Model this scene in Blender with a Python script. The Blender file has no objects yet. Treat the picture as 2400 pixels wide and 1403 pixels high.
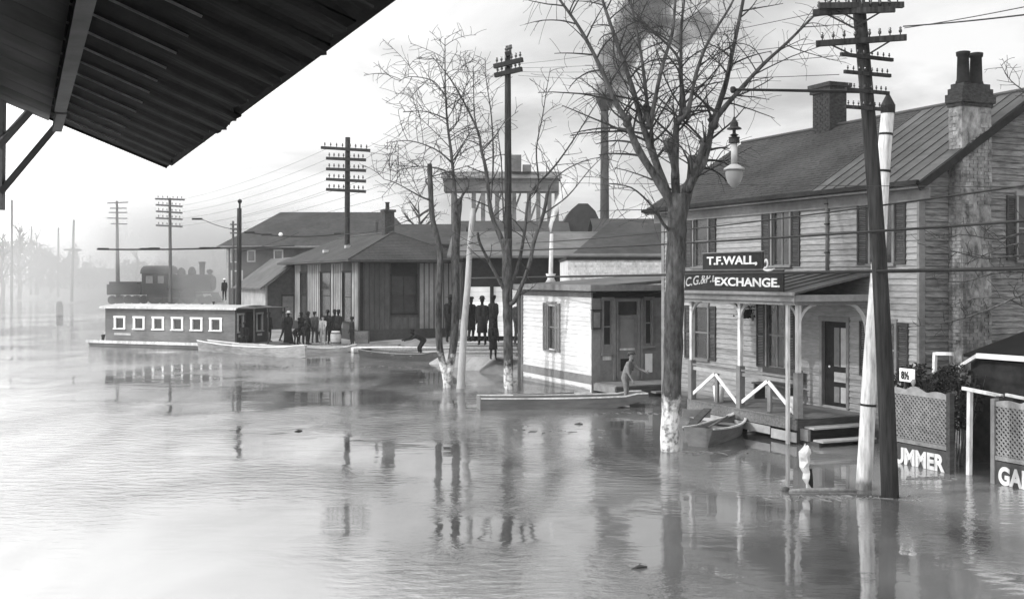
import bpy, bmesh, math, random
from mathutils import Vector, Matrix, noise
random.seed(7)
SC = bpy.context.scene
COL = SC.collection
F, HC, HY = 2573.0, 3.8, 650.0          # focal length in photo pixels, eye height over the water, horizon row
def at(px, py, Y): return Vector(((px-1200)/F*Y, Y, HC-(py-HY)/F*Y))

# ------------------------------------------------------------------ camera
cam = bpy.data.cameras.new('camera'); co = bpy.data.objects.new('camera', cam); COL.objects.link(co)
co.location = (0, 0, HC); co.rotation_euler = (math.radians(90), 0, 0)
cam.sensor_width = 36; cam.lens = F/2400*36; cam.shift_y = -(701.5-HY)/2400
cam.clip_start = 0.05; cam.clip_end = 4000
SC.camera = co
# ------------------------------------------------------------------ sky
SUN_EL = math.radians(33)
sun_h = Vector((-0.95, -0.31)).normalized()
W = bpy.data.worlds.new("World"); SC.world = W; W.use_nodes = True
nt = W.node_tree; nt.nodes.clear()
def N(t, ty, **kw):
    n = t.nodes.new(ty)
    for k, v in kw.items(): setattr(n, k, v)
    return n
def L(t, a, b): t.links.new(a, b)
def M_(t, op, a, b=None, clamp=False):
    n = N(t, 'ShaderNodeMath', operation=op); n.use_clamp = clamp
    for i, v in enumerate((a, b)):
        if v is None: continue
        if isinstance(v, (int, float)): n.inputs[i].default_value = v
        else: L(t, v, n.inputs[i])
    return n.outputs[0]
out = N(nt, 'ShaderNodeOutputWorld'); bg = N(nt, 'ShaderNodeBackground')
sky = N(nt, 'ShaderNodeTexSky', sky_type='NISHITA'); sky.sun_disc = False
sky.sun_elevation = SUN_EL; sky.sun_rotation = math.atan2(sun_h.x, sun_h.y)
sky.air_density = 1.5; sky.dust_density = 4.0
bw = N(nt, 'ShaderNodeRGBToBW'); L(nt, sky.outputs[0], bw.inputs[0])
tc = N(nt, 'ShaderNodeTexCoord')
# thin cloud: the direction is flattened on to a plane overhead so that banks thin out towards the horizon
sep = N(nt, 'ShaderNodeSeparateXYZ'); L(nt, tc.outputs['Generated'], sep.inputs[0])
zz = M_(nt, 'ADD', M_(nt, 'MAXIMUM', sep.outputs[2], 0.0), 0.22)
cmb = N(nt, 'ShaderNodeCombineXYZ')
L(nt, M_(nt, 'DIVIDE', sep.outputs[0], zz), cmb.inputs[0]); L(nt, M_(nt, 'DIVIDE', sep.outputs[1], zz), cmb.inputs[1])
ns = N(nt, 'ShaderNodeTexNoise'); ns.inputs['Scale'].default_value = 1.5; ns.inputs['Detail'].default_value = 7
ns.inputs['Roughness'].default_value = 0.55; ns.inputs['Distortion'].default_value = 0.5; L(nt, cmb.outputs[0], ns.inputs['Vector'])
cl = N(nt, 'ShaderNodeMapRange'); cl.inputs[1].default_value = 0.36; cl.inputs[2].default_value = 0.64
cl.inputs[3].default_value = 4.7; cl.inputs[4].default_value = 9.6; L(nt, ns.outputs[0], cl.inputs[0])
dt = N(nt, 'ShaderNodeVectorMath', operation='DOT_PRODUCT'); L(nt, tc.outputs['Generated'], dt.inputs[0])
dt.inputs[1].default_value = Vector((sun_h.x*math.cos(SUN_EL), sun_h.y*math.cos(SUN_EL), math.sin(SUN_EL)))
gl = N(nt, 'ShaderNodeMapRange'); gl.interpolation_type = 'SMOOTHSTEP'
gl.inputs[1].default_value = -0.19; gl.inputs[2].default_value = 0.3; gl.inputs[3].default_value = 0.0; gl.inputs[4].default_value = 17.0
L(nt, dt.outputs['Value'], gl.inputs[0])
cloud = M_(nt, 'ADD', cl.outputs[0], gl.outputs[0])
mixv = M_(nt, 'ADD', M_(nt, 'MULTIPLY', bw.outputs[0], 0.25), M_(nt, 'MULTIPLY', cloud, 0.85))
L(nt, mixv, bg.inputs[0]); bg.inputs[1].default_value = 0.1
L(nt, bg.outputs[0], out.inputs[0])
# ------------------------------------------------------------------ sun
sl = bpy.data.lights.new('sun', 'SUN'); sl.energy = 2.3; sl.angle = math.radians(1.0); sl.color = (1, 1, 1)
so = bpy.data.objects.new('sun', sl); COL.objects.link(so)
sd = Vector((sun_h.x*math.cos(SUN_EL), sun_h.y*math.cos(SUN_EL), math.sin(SUN_EL)))
so.rotation_euler = sd.to_track_quat('Z', 'Y').to_euler(); so.location = (-20, -5, 30)
SC.view_settings.view_transform = 'Standard'; SC.view_settings.look = 'None'
SC.view_settings.gamma = 1; SC.view_settings.use_curve_mapping = False; SC.view_settings.exposure = 0.1
SC.cycles.volume_step_rate = 2.0; SC.cycles.volume_max_steps = 128
SC.cycles.max_bounces = 8; SC.cycles.volume_bounces = 1

# ------------------------------------------------------------------ materials
MATS = {}
def mat(name, c1, c2=None, scale=2.0, rough=0.85, bump=0.15, stretch=(1, 1, 1), stain=0.35, detail=6, metal=0.0, bdist=0.02, spec=0.12, wet=0):
    if name in MATS: return MATS[name]
    c2 = c1*1.5 if c2 is None else c2
    m = bpy.data.materials.new(name); m.use_nodes = True; t = m.node_tree; t.nodes.clear()
    o = N(t, 'ShaderNodeOutputMaterial'); p = N(t, 'ShaderNodeBsdfPrincipled'); L(t, p.outputs[0], o.inputs[0])
    tc = N(t, 'ShaderNodeTexCoord'); mp = N(t, 'ShaderNodeMapping'); L(t, tc.outputs['Object'], mp.inputs[0])
    mp.inputs['Scale'].default_value = stretch
    inf = N(t, 'ShaderNodeObjectInfo')
    ad = N(t, 'ShaderNodeVectorMath', operation='ADD'); L(t, mp.outputs[0], ad.inputs[0])
    sc_ = N(t, 'ShaderNodeMath', operation='MULTIPLY'); L(t, inf.outputs['Random'], sc_.inputs[0]); sc_.inputs[1].default_value = 37.0
    L(t, sc_.outputs[0], ad.inputs[1])
    n1 = N(t, 'ShaderNodeTexNoise'); n1.inputs['Scale'].default_value = scale; n1.inputs['Detail'].default_value = detail
    n1.inputs['Roughness'].default_value = 0.65; L(t, ad.outputs[0], n1.inputs['Vector'])
    n2 = N(t, 'ShaderNodeTexNoise'); n2.inputs['Scale'].default_value = 0.55; n2.inputs['Detail'].default_value = 4
    L(t, tc.outputs['Object'], n2.inputs['Vector'])
    r1 = N(t, 'ShaderNodeMapRange'); r1.inputs[1].default_value = 0.3; r1.inputs[2].default_value = 0.7
    r1.inputs[3].default_value = c1; r1.inputs[4].default_value = c2; L(t, n1.outputs[0], r1.inputs[0])
    r2 = N(t, 'ShaderNodeMapRange'); r2.inputs[1].default_value = 0.35; r2.inputs[2].default_value = 0.65
    r2.inputs[3].default_value = 1.0-stain; r2.inputs[4].default_value = 1.0; L(t, n2.outputs[0], r2.inputs[0])
    # each board a little different
    rj = N(t, 'ShaderNodeMapRange'); rj.inputs[3].default_value = 0.86; rj.inputs[4].default_value = 1.1; L(t, inf.outputs['Random'], rj.inputs[0])
    v = M_(t, 'MULTIPLY', M_(t, 'MULTIPLY', r1.outputs[0], r2.outputs[0]), rj.outputs[0])
    if wet:          # muddy high-water mark left on whatever stands in the flood
        sz = N(t, 'ShaderNodeSeparateXYZ'); L(t, tc.outputs['Object'], sz.inputs[0])
        wv = M_(t, 'ADD', sz.outputs[2], M_(t, 'MULTIPLY', M_(t, 'SUBTRACT', n1.outputs[0], .5), -.35))
        wr = N(t, 'ShaderNodeMapRange'); wr.inputs[1].default_value = wet*.5; wr.inputs[2].default_value = wet; wr.inputs[3].default_value = .32; wr.inputs[4].default_value = 1.0; L(t, wv, wr.inputs[0])
        v = M_(t, 'MULTIPLY', v, wr.outputs[0])
    L(t, v, p.inputs['Base Color']); p.inputs['Roughness'].default_value = rough; p.inputs['Metallic'].default_value = metal
    p.inputs['Specular IOR Level'].default_value = spec
    if bump:
        b = N(t, 'ShaderNodeBump'); b.inputs['Strength'].default_value = bump*3 if bump < .34 else 1.0; b.inputs['Distance'].default_value = bdist
        L(t, n1.outputs[0], b.inputs['Height']); L(t, b.outputs[0], p.inputs['Normal'])
    MATS[name] = m; return m
WH = mat('white_paint', 0.72, 0.86, 3, 0.6, 0.06, stain=0.12)
WHS = mat('weathered_white_paint', 0.4, 0.8, 7, 0.7, 0.2, stretch=(1, 1, .3), stain=0.3)
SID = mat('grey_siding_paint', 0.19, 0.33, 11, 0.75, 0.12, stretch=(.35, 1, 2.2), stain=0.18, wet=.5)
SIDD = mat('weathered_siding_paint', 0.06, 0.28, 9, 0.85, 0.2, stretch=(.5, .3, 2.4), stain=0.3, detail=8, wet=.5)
TRIM = mat('trim_paint', 0.16, 0.24, 5, 0.7, 0.1)
TRIML = mat('light_trim_paint', 0.34, 0.5, 5, 0.7, 0.1)
DARK = mat('dark_paint', 0.012, 0.028, 5, 0.6, 0.1)
SHUT = mat('shutter_paint', 0.04, 0.07, 6, 0.6, 0.1)
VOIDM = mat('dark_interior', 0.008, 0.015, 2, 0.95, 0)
SHING = mat('shingle', 0.03, 0.06, 9, 0.9, 0.3, stretch=(1, .5, 1), stain=0.35)
METR = mat('roof_metal', 0.045, 0.08, 3, 0.55, 0.08, stretch=(.5, 3, 1), stain=0.35)
BRK = mat('sooty_brick', 0.02, 0.085, 9, 0.95, 0.3, stretch=(1, 1, 2))
BRKL = mat('whitewashed_brick', 0.07, 0.55, 4.5, 0.95, 0.3, stain=0.55, detail=9)
BARK = mat('bark', 0.018, 0.15, 11, 0.95, 0.33, stretch=(1, 1, .3), bdist=.06, stain=.45, detail=9)
BARKL = mat('pale_bark', 0.10, 0.22, 7, 0.95, 0.3, stretch=(1, 1, .3))
TWIG = mat('twig_bark', 0.025, 0.05, 3, 0.9, 0)
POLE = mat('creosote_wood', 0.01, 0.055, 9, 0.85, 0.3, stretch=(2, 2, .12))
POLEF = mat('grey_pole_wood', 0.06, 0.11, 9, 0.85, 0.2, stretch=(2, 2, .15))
POLEW = mat('whitewashed_pole_wood', 0.3, 0.8, 8, 0.8, 0.25, stretch=(2, 2, .25), stain=0.3, wet=.22)
IRON = mat('black_iron', 0.015, 0.03, 5, 0.5, 0.05)
WIRE = mat('wire', 0.02, 0.03, 5, 0.6, 0)
GLZ = mat('dark_window_glass', 0.02, 0.05, 1.5, 0.12, 0.02, spec=0.5)
PLK = mat('dock_plank_wood', 0.12, 0.26, 6, 0.9, 0.25, stretch=(3, .4, 3))
PLKL = mat('sawn_lumber', 0.4, 0.62, 5, 0.85, 0.2, stretch=(3, .6, 3))
PLKD = mat('wet_plank_wood', 0.04, 0.09, 6, 0.7, 0.2, stretch=(3, .4, 3))
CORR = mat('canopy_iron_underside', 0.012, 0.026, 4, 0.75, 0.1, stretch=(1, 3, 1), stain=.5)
CORL = mat('canopy_lap_light', 0.2, 0.5, 6, 0.8, 0.1)  # pale colour painted in for light seeping along the iron sheet laps
CANW = mat('canopy_beam', 0.22, 0.32, 4, 0.8, 0.1)
HULL = mat('hull_paint', 0.12, 0.2, 4, 0.6, 0.12, stretch=(.4, 1, 2))
HULLL = mat('pale_hull_paint', 0.2, 0.42, 4, 0.6, 0.12, stretch=(.4, 1, 2))
CABIN = mat('cabin_paint', 0.045, 0.08, 4, 0.7, 0.1)
COAT = mat('dark_wool', 0.012, 0.03, 12, 0.95, 0.1)
COATG = mat('grey_wool', 0.05, 0.09, 12, 0.95, 0.1)
COATQ = mat('faded_work_cloth', 0.16, 0.28, 9, 0.9, 0.2)
COATP = mat('pale_cotton', 0.28, 0.42, 9, 0.9, 0.1)
SKIN = mat('skin', 0.42, 0.5, 9, 0.6, 0)
MUD = mat('mud', 0.16, 0.34, 1.2, 0.9, 0.33, stain=.4, bdist=.1)
LOCO = mat('locomotive_iron', 0.012, 0.03, 3, 0.55, 0.1)
FENCEP = mat('fence_iron', 0.16, 0.30, 7, 0.7, 0.15)
CLAY = mat('sooty_clay', 0.015, 0.035, 5, 0.9, 0.1)
FARW = mat('far_wall_paint', 0.06, 0.10, 1.5, 0.9, 0.1)
FARR = mat('far_roof', 0.03, 0.055, 2.5, 0.9, 0.1)
BRUSH = mat('dark_brush', 0.015, 0.04, 4, 0.95, 0)

# ------------------------------------------------------------------ mesh helpers
class MB:
    def __init__(s): s.v = []; s.f = []; s.mi = []
    def add(s, vs, fs, mi=0):
        o = len(s.v); s.v += [tuple(v) for v in vs]; s.f += [tuple(i+o for i in f) for f in fs]; s.mi += [mi]*len(fs)
    def box(s, x0, x1, y0, y1, z0, z1, mi=0):
        s.add([(x0,y0,z0),(x1,y0,z0),(x1,y1,z0),(x0,y1,z0),(x0,y0,z1),(x1,y0,z1),(x1,y1,z1),(x0,y1,z1)],
              [(0,3,2,1),(4,5,6,7),(0,1,5,4),(1,2,6,5),(2,3,7,6),(3,0,4,7)], mi)
    def hexa(s, p, mi=0):      # 8 points: bottom ring 0-3, top ring 4-7
        s.add(p, [(0,3,2,1),(4,5,6,7),(0,1,5,4),(1,2,6,5),(2,3,7,6),(3,0,4,7)], mi)
    def slab(s, poly, th, mi=0):   # planar polygon extruded by the vector th
        n = len(poly); th = Vector(th); P = [Vector(p) for p in poly]
        s.add(P+[p+th for p in P], [tuple(range(n-1,-1,-1)), tuple(range(n, 2*n))]+[(i,(i+1)%n,n+(i+1)%n,n+i) for i in range(n)], mi)
    def bar(s, a, b, w, h, up=(0,0,1), mi=0):
        a = Vector(a); b = Vector(b); d = (b-a).normalized(); u = Vector(up)
        r = d.cross(u)
        if r.length < 1e-4: r = d.cross(Vector((1,0,0)))
        r.normalize(); u = r.cross(d).normalized(); r *= w/2; u *= h/2
        s.hexa([a-r-u, a+r-u, b+r-u, b-r-u, a-r+u, a+r+u, b+r+u, b-r+u], mi)
    def tube(s, pts, rad, n=8, mi=0, cap=True):
        P = [Vector(p) for p in pts]
        if isinstance(rad, (int, float)): rad = [rad]*len(P)
        d0 = (P[1]-P[0]).normalized(); ref = Vector((0,0,1)) if abs(d0.z) < .9 else Vector((1,0,0))
        u = d0.cross(ref).normalized(); vs = []
        for i, p in enumerate(P):
            d = (P[min(i+1,len(P)-1)]-P[max(i-1,0)]).normalized()
            u = (u-d*u.dot(d)).normalized(); w = d.cross(u)
            for k in range(n):
                a = 2*math.pi*k/n; vs.append(p+(u*math.cos(a)+w*math.sin(a))*rad[i])
        fs = [(i*n+k, i*n+(k+1)%n, (i+1)*n+(k+1)%n, (i+1)*n+k) for i in range(len(P)-1) for k in range(n)]
        if cap: fs += [tuple(range(n-1,-1,-1)), tuple((len(P)-1)*n+k for k in range(n))]
        s.add(vs, fs, mi)
    def lathe(s, prof, c=(0,0,0), n=16, sx=1, sy=1, mi=0):
        c = Vector(c); vs = []
        for r, z in prof:
            for k in range(n):
                a = 2*math.pi*k/n; vs.append(c+Vector((r*sx*math.cos(a), r*sy*math.sin(a), z)))
        m = len(prof)
        fs = [(i*n+k, i*n+(k+1)%n, (i+1)*n+(k+1)%n, (i+1)*n+k) for i in range(m-1) for k in range(n)]
        fs += [tuple(range(n-1,-1,-1)), tuple((m-1)*n+k for k in range(n))]
        s.add(vs, fs, mi)
    def mesh(s, name, mats, smooth=False):
        me = bpy.data.meshes.new(name); me.from_pydata(s.v, [], s.f)
        for m in (mats if isinstance(mats, (list, tuple)) else [mats]): me.materials.append(m)
        if any(s.mi): me.polygons.foreach_set('material_index', s.mi)
        if smooth: me.polygons.foreach_set('use_smooth', [True]*len(me.polygons))
        me.update(); return me
    def build(s, name, mats, parent=None, smooth=False, loc=None):
        return link(name, s.mesh(name, mats, smooth), parent, loc)
def link(name, me, parent=None, loc=None, rz=0):
    o = bpy.data.objects.new(name, me); COL.objects.link(o)
    if parent is not None: o.parent = parent
    if loc is not None: o.location = loc
    if rz: o.rotation_euler = (0, 0, rz)
    return o
def tag(o, label, cat, group=None):
    o['label'] = label; o['category'] = cat
    if group: o['group'] = group
    return o
def thing(name, label, cat, loc=(0,0,0), rz=0, group=None):
    o = bpy.data.objects.new(name, None); COL.objects.link(o); o.location = loc; o.rotation_euler = (0,0,rz)
    o.empty_display_size = .2
    return tag(o, label, cat, group)
def kind(o, k): o['kind'] = k; return o
def bx(name, m, parent, x0, x1, y0, y1, z0, z1):
    b = MB(); b.box(x0,x1,y0,y1,z0,z1); return b.build(name, m, parent)
RZ = math.atan2(-0.913, 0.408)            # street frame: local x = along the street towards the camera, local y = away from the street
E1 = Vector((0.408, -0.913, 0)); E2 = Vector((0.913, 0.408, 0))
def SA(org, px):                           # local x of an image column on the street-facing wall that passes through org
    k = (px-1200)/F; return -((org[0]-k*org[1])/(0.408+0.913*k))
def TA(org, px):                           # local y of an image column on the wall across the street direction through org
    k = (px-1200)/F; return (k*org[1]-org[0])/(0.913-0.408*k)

def wall(parent, name, m, mboard, axis, a0, a1, z0, z1, ops, face=0.0, th=0.14, row=0.14, board='clapboard', zb=None, gable=None, lean=0.028):
    """A boarded wall with openings. axis 'x': runs along x and faces -y at y=face; axis 'y': runs along y and faces +x at x=face."""
    def B(mb, u0, u1, d0, d1, w0, w1):
        if axis == 'x': mb.box(u0, u1, face-d1 if d1 > d0 else face-d0, face-d0 if d1 > d0 else face-d1, w0, w1)
        else: mb.box(face+min(d0,d1), face+max(d0,d1), u0, u1, w0, w1)
    core = MB(); us = sorted({a0, a1} | {o[0] for o in ops} | {o[1] for o in ops}); zs = sorted({z0, z1} | {o[2] for o in ops} | {o[3] for o in ops})
    us = [u for u in us if a0 <= u <= a1]; zs = [z for z in zs if z0 <= z <= z1]
    for i in range(len(us)-1):
        run = None
        for j in range(len(zs)-1):
            cu, cz = (us[i]+us[i+1])/2, (zs[j]+zs[j+1])/2
            hole = any(o[0] < cu < o[1] and o[2] < cz < o[3] for o in ops)
            if hole:
                if run is not None: B(core, us[i], us[i+1], -th, 0, run, zs[j]); run = None
            elif run is None: run = zs[j]
        if run is not None: B(core, us[i], us[i+1], -th, 0, run, z1)
    w = core.build(name, m, parent)
    z = z0 if zb is None else zb; top = z1 if gable is None else gable[1]
    while z < top-0.03:
        h = min(row, top-z); cz = z+h/2; lo, hi = a0, a1
        if gable and z+h > z1:                       # boards shorten up the gable: gable = (apex u, apex z)
            k = max(0, min(1, (z+h-z1)/(gable[1]-z1))); lo = a0+(gable[0]-a0)*k; hi = a1+(gable[0]-a1)*k
            if hi-lo < .1: break
        cuts = sorted((o[0], o[1]) for o in ops if o[2] < cz < o[3]); u = lo; segs = []
        for c0, c1 in cuts:
            if c0-u > .03: segs.append((u, c0))
            u = max(u, c1)
        if hi-u > .03: segs.append((u, hi))
        for (s0, s1) in segs:
            b = MB(); j = random.uniform(-.003, .003); f0, f1 = .003, lean+j
            if axis == 'x':
                b.hexa([(s0,face-f1-.006,z),(s1,face-f1-.006,z),(s1,face-.001,z),(s0,face-.001,z),
                        (s0,face-f0-.004,z+h-.004),(s1,face-f0-.004,z+h-.004),(s1,face-.001,z+h-.004),(s0,face-.001,z+h-.004)])
            else:
                b.hexa([(face+.001,s0,z),(face+f1+.006,s0,z),(face+f1+.006,s1,z),(face+.001,s1,z),
                        (face+.001,s0,z+h-.004),(face+f0+.004,s0,z+h-.004),(face+f0+.004,s1,z+h-.004),(face+.001,s1,z+h-.004)])
            b.build(board, mboard, w)
        z += row
    return w

def window(parent, axis, u0, u1, z0, z1, face=0.0, mf=None, proud=.05, rows=2, cols=1, pane=None, nm='window', glaze=True, fw=.07):
    mf = mf or TRIM; b = MB()
    def B(mb, a0, a1, d0, d1, w0, w1):
        if axis == 'x': mb.box(a0, a1, face-max(d0,d1), face-min(d0,d1), w0, w1)
        else: mb.box(face+min(d0,d1), face+max(d0,d1), a0, a1, w0, w1)
    e = .003
    B(b, u0-fw, u0, -.06, proud, z0, z1); B(b, u1, u1+fw, -.06, proud, z0, z1)
    B(b, u0-fw-.02, u1+fw+.02, -.06, proud+.015, z1, z1+.1)
    fr = b.build(nm, mf, parent)
    b = MB(); B(b, u0-fw-.03, u1+fw+.03, -.06, proud+.05, z0-.06, z0-e); b.build('sill', mf, fr)
    zm = [z0+(z1-z0)*i/rows for i in range(rows+1)]; um = [u0+(u1-u0)*i/cols for i in range(cols+1)]
    b = MB()
    for i, zq in enumerate(zm): B(b, u0+e, u1-e, -.05, -.015-(.02 if i == 0 else 0), max(z0+e, zq-.022), min(z1-e, zq+.022))
    for i, uq in enumerate(um): B(b, max(u0+e, uq-.02), min(u1-e, uq+.02), -.048, -.018, z0+e, z1-e)
    b.build('sash', mf, fr)
    if glaze:
        for i in range(rows):
            for k in range(cols):
                b = MB(); B(b, um[k]+.02, um[k+1]-.02, -.044, -.036, zm[i]+.022, zm[i+1]-.022); b.build('pane', pane or GLZ, fr)
    b = MB(); B(b, u0+e, u1-e, -.13, -.12, z0+e, z1-e); b.build('dark_room_sheet', VOIDM, fr)  # black sheet put in for the darkness of the unlit room behind the panes
    return fr
def shutter(parent, axis, u0, u1, z0, z1, face=0.0, m=None):
    b = MB(); m = m or SHUT
    def B(mb, a0, a1, d0, d1, w0, w1):
        if axis == 'x': mb.box(a0, a1, face-d1, face-d0, w0, w1)
        else: mb.box(face+d0, face+d1, a0, a1, w0, w1)
    B(b, u0, u0+.045, .03, .065, z0, z1); B(b, u1-.045, u1, .03, .065, z0, z1)
    zm = (z0+z1)/2
    for za in (z0, zm-.03, z1-.06): B(b, u0+.045, u1-.045, .03, .063, za, za+.06)
    sh = b.build('shutter', m, parent)
    z = z0+.065; lv = MB()
    while z < z1-.07:
        if not (zm-.05 < z < zm+.02): B(lv, u0+.045, u1-.045, .036, .056, z, z+.022)
        z += .042
    kind(lv.build('louvres', m, sh), 'stuff'); return sh

# ------------------------------------------------------------------ ground and water
def land_h(x, y):
    # distance inland of a shoreline that runs from the far left bank to the shop
    pts = [(-600, 420), (-60, 165), (-30, 120), (-20.5, 66), (-12, 60.5), (-7, 57.8), (-1.9, 46), (0.6, 41.4), (6, 44.5), (40, 60), (600, 330)]
    d = 1e9; sgn = -1
    for (x0, y0), (x1, y1) in zip(pts, pts[1:]):
        t = max(0, min(1, ((x-x0)*(x1-x0)+(y-y0)*(y1-y0))/((x1-x0)**2+(y1-y0)**2)))
        qx, qy = x0+t*(x1-x0), y0+t*(y1-y0); e = math.hypot(x-qx, y-qy)
        d = min(d, e)
        if x0 <= x <= x1: sgn = 1 if y > y0+(y1-y0)*(x-x0)/(x1-x0) else -1
    return d*sgn
def ground_z(x, y):
    d = land_h(x, y)
    if d < 0: return max(-1.1, d*.12)
    z = min(1.5, .02+d*.03) if y > 66 or x < -10 else min(1.3, .03+d*.045)
    z += .75*math.exp(-((x+1.5)**2/9+(y-46.5)**2/14))
    return z+.05*noise.noise(Vector((x*.5, y*.5, 0)))*min(1, d)
def grid_axis(lo, hi, a, b, fine):
    r = []; v = a
    while v < b: r.append(v); v += fine
    st = fine; v = b
    while v < hi: r.append(v); st *= 1.35; v += st
    r.append(hi); st = fine; v = a
    while v > lo: st *= 1.35; v -= st; r.append(max(v, lo))
    return sorted(set(r))
xs = grid_axis(-1500, 1500, -35, 20, .8); ys = grid_axis(-60, 2500, 20, 130, .8)
g = MB(); nx = len(xs)
g.v = [(x, y, ground_z(x, y)) for y in ys for x in xs]
g.f = [(j*nx+i, j*nx+i+1, (j+1)*nx+i+1, (j+1)*nx+i) for j in range(len(ys)-1) for i in range(nx-1)]; g.mi = [0]*len(g.f)
gnd = kind(g.build('ground', MUD, None, True), 'structure')
wm = bpy.data.materials.new('flood_water'); wm.use_nodes = True; t = wm.node_tree; t.nodes.clear()
o = N(t, 'ShaderNodeOutputMaterial'); p = N(t, 'ShaderNodeBsdfPrincipled')
tcw = N(t, 'ShaderNodeTexCoord'); mpw = N(t, 'ShaderNodeMapping'); L(t, tcw.outputs['Object'], mpw.inputs[0]); mpw.inputs['Scale'].default_value = (.8, 1.5, 1)
n1 = N(t, 'ShaderNodeTexNoise'); n1.inputs['Scale'].default_value = 3.2; n1.inputs['Detail'].default_value = 5; n1.inputs['Roughness'].default_value = .55; L(t, mpw.outputs[0], n1.inputs['Vector'])
n2 = N(t, 'ShaderNodeTexNoise'); n2.inputs['Scale'].default_value = .13; n2.inputs['Detail'].default_value = 3; L(t, tcw.outputs['Object'], n2.inputs['Vector'])
n3 = N(t, 'ShaderNodeTexNoise'); n3.inputs['Scale'].default_value = .45; n3.inputs['Detail'].default_value = 3; L(t, mpw.outputs[0], n3.inputs['Vector'])
pat = N(t, 'ShaderNodeMapRange'); pat.inputs[1].default_value = .44; pat.inputs[2].default_value = .6; pat.inputs[3].default_value = .05; pat.inputs[4].default_value = 1.1; L(t, n2.outputs[0], pat.inputs[0])
bp = N(t, 'ShaderNodeBump'); bp.inputs['Strength'].default_value = 1.0; bp.inputs['Distance'].default_value = .027
L(t, M_(t, 'ADD', M_(t, 'MULTIPLY', n1.outputs[0], pat.outputs[0]), M_(t, 'MULTIPLY', n3.outputs[0], .42)), bp.inputs['Height'])
silt = N(t, 'ShaderNodeTexNoise'); silt.inputs['Scale'].default_value = .22; silt.inputs['Detail'].default_value = 6; silt.inputs['Distortion'].default_value = 1.2
msl = N(t, 'ShaderNodeMapping'); L(t, tcw.outputs['Object'], msl.inputs[0]); msl.inputs['Rotation'].default_value = (0,0,.42); msl.inputs['Scale'].default_value = (1.6,.5,1); L(t, msl.outputs[0], silt.inputs['Vector'])
smr = N(t, 'ShaderNodeMapRange'); smr.inputs[1].default_value = .38; smr.inputs[2].default_value = .66; smr.inputs[3].default_value = .045; smr.inputs[4].default_value = .17; L(t, silt.outputs[0], smr.inputs[0]); L(t, smr.outputs[0], p.inputs['Base Color'])
p.inputs['Roughness'].default_value = .035; p.inputs['IOR'].default_value = 3.8
p.inputs['Specular IOR Level'].default_value = .5
L(t, bp.outputs[0], p.inputs['Normal']); L(t, p.outputs[0], o.inputs[0])
w = MB(); w.add([(-1500,-60,0),(1500,-60,0),(1500,2500,0),(-1500,2500,0)], [(0,1,2,3)])
kind(w.build('water', wm), 'structure')
# haze
hz = MB(); hz.box(-1600, 1600, -70, 2600, -3, 45)
hm = bpy.data.materials.new('haze_air'); hm.use_nodes = True; t = hm.node_tree; t.nodes.clear()
o = N(t, 'ShaderNodeOutputMaterial'); v = N(t, 'ShaderNodeVolumePrincipled'); L(t, v.outputs[0], o.inputs['Volume'])
v.inputs['Color'].default_value = (.95, .95, .95, 1); v.inputs['Density'].default_value = .0004; v.inputs['Anisotropy'].default_value = .2
kind(hz.build('haze', hm), 'stuff')
# bank of coal smoke and mist that hangs over the tracks and the far bank
def soft_volume(name, box, dens, lo, hi, sc_, col=.95):
    m = bpy.data.materials.new(name+'_air'); m.use_nodes = True; t = m.node_tree; t.nodes.clear()
    o = N(t, 'ShaderNodeOutputMaterial'); v = N(t, 'ShaderNodeVolumePrincipled'); L(t, v.outputs[0], o.inputs['Volume'])
    tc = N(t, 'ShaderNodeTexCoord'); nn = N(t, 'ShaderNodeTexNoise'); nn.inputs['Scale'].default_value = sc_; nn.inputs['Detail'].default_value = 3; L(t, tc.outputs['Object'], nn.inputs['Vector'])
    mr = N(t, 'ShaderNodeMapRange'); mr.inputs[1].default_value = lo; mr.inputs[2].default_value = hi; mr.inputs[3].default_value = 0; mr.inputs[4].default_value = dens; L(t, nn.outputs[0], mr.inputs[0])
    sp = N(t, 'ShaderNodeSeparateXYZ'); L(t, tc.outputs['Generated'], sp.inputs[0])
    fz = N(t, 'ShaderNodeMapRange'); fz.interpolation_type = 'SMOOTHSTEP'; fz.inputs[1].default_value = 1.0; fz.inputs[2].default_value = .15; L(t, sp.outputs[2], fz.inputs[0])
    fy = N(t, 'ShaderNodeMapRange'); fy.interpolation_type = 'SMOOTHSTEP'; fy.inputs[1].default_value = 0; fy.inputs[2].default_value = .3; L(t, sp.outputs[1], fy.inputs[0])
    fx = N(t, 'ShaderNodeMapRange'); fx.interpolation_type = 'SMOOTHSTEP'; fx.inputs[1].default_value = 1; fx.inputs[2].default_value = .75; L(t, sp.outputs[0], fx.inputs[0])
    L(t, M_(t,'MULTIPLY',M_(t,'MULTIPLY',mr.outputs[0],fz.outputs[0]),M_(t,'MULTIPLY',fy.outputs[0],fx.outputs[0])), v.inputs['Density'])
    v.inputs['Color'].default_value = (col,col,col,1); v.inputs['Anisotropy'].default_value = .1
    b = MB(); b.box(*box); return kind(b.build(name, m), 'stuff')
soft_volume('mist', (-150, -12, 78, 225, -.5, 18), .012, .36, .62, .045, .84)
soft_volume('smoke_bank', (-44, -17, 88, 135, .3, 15), .13, .36, .6, .14, .55)

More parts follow.
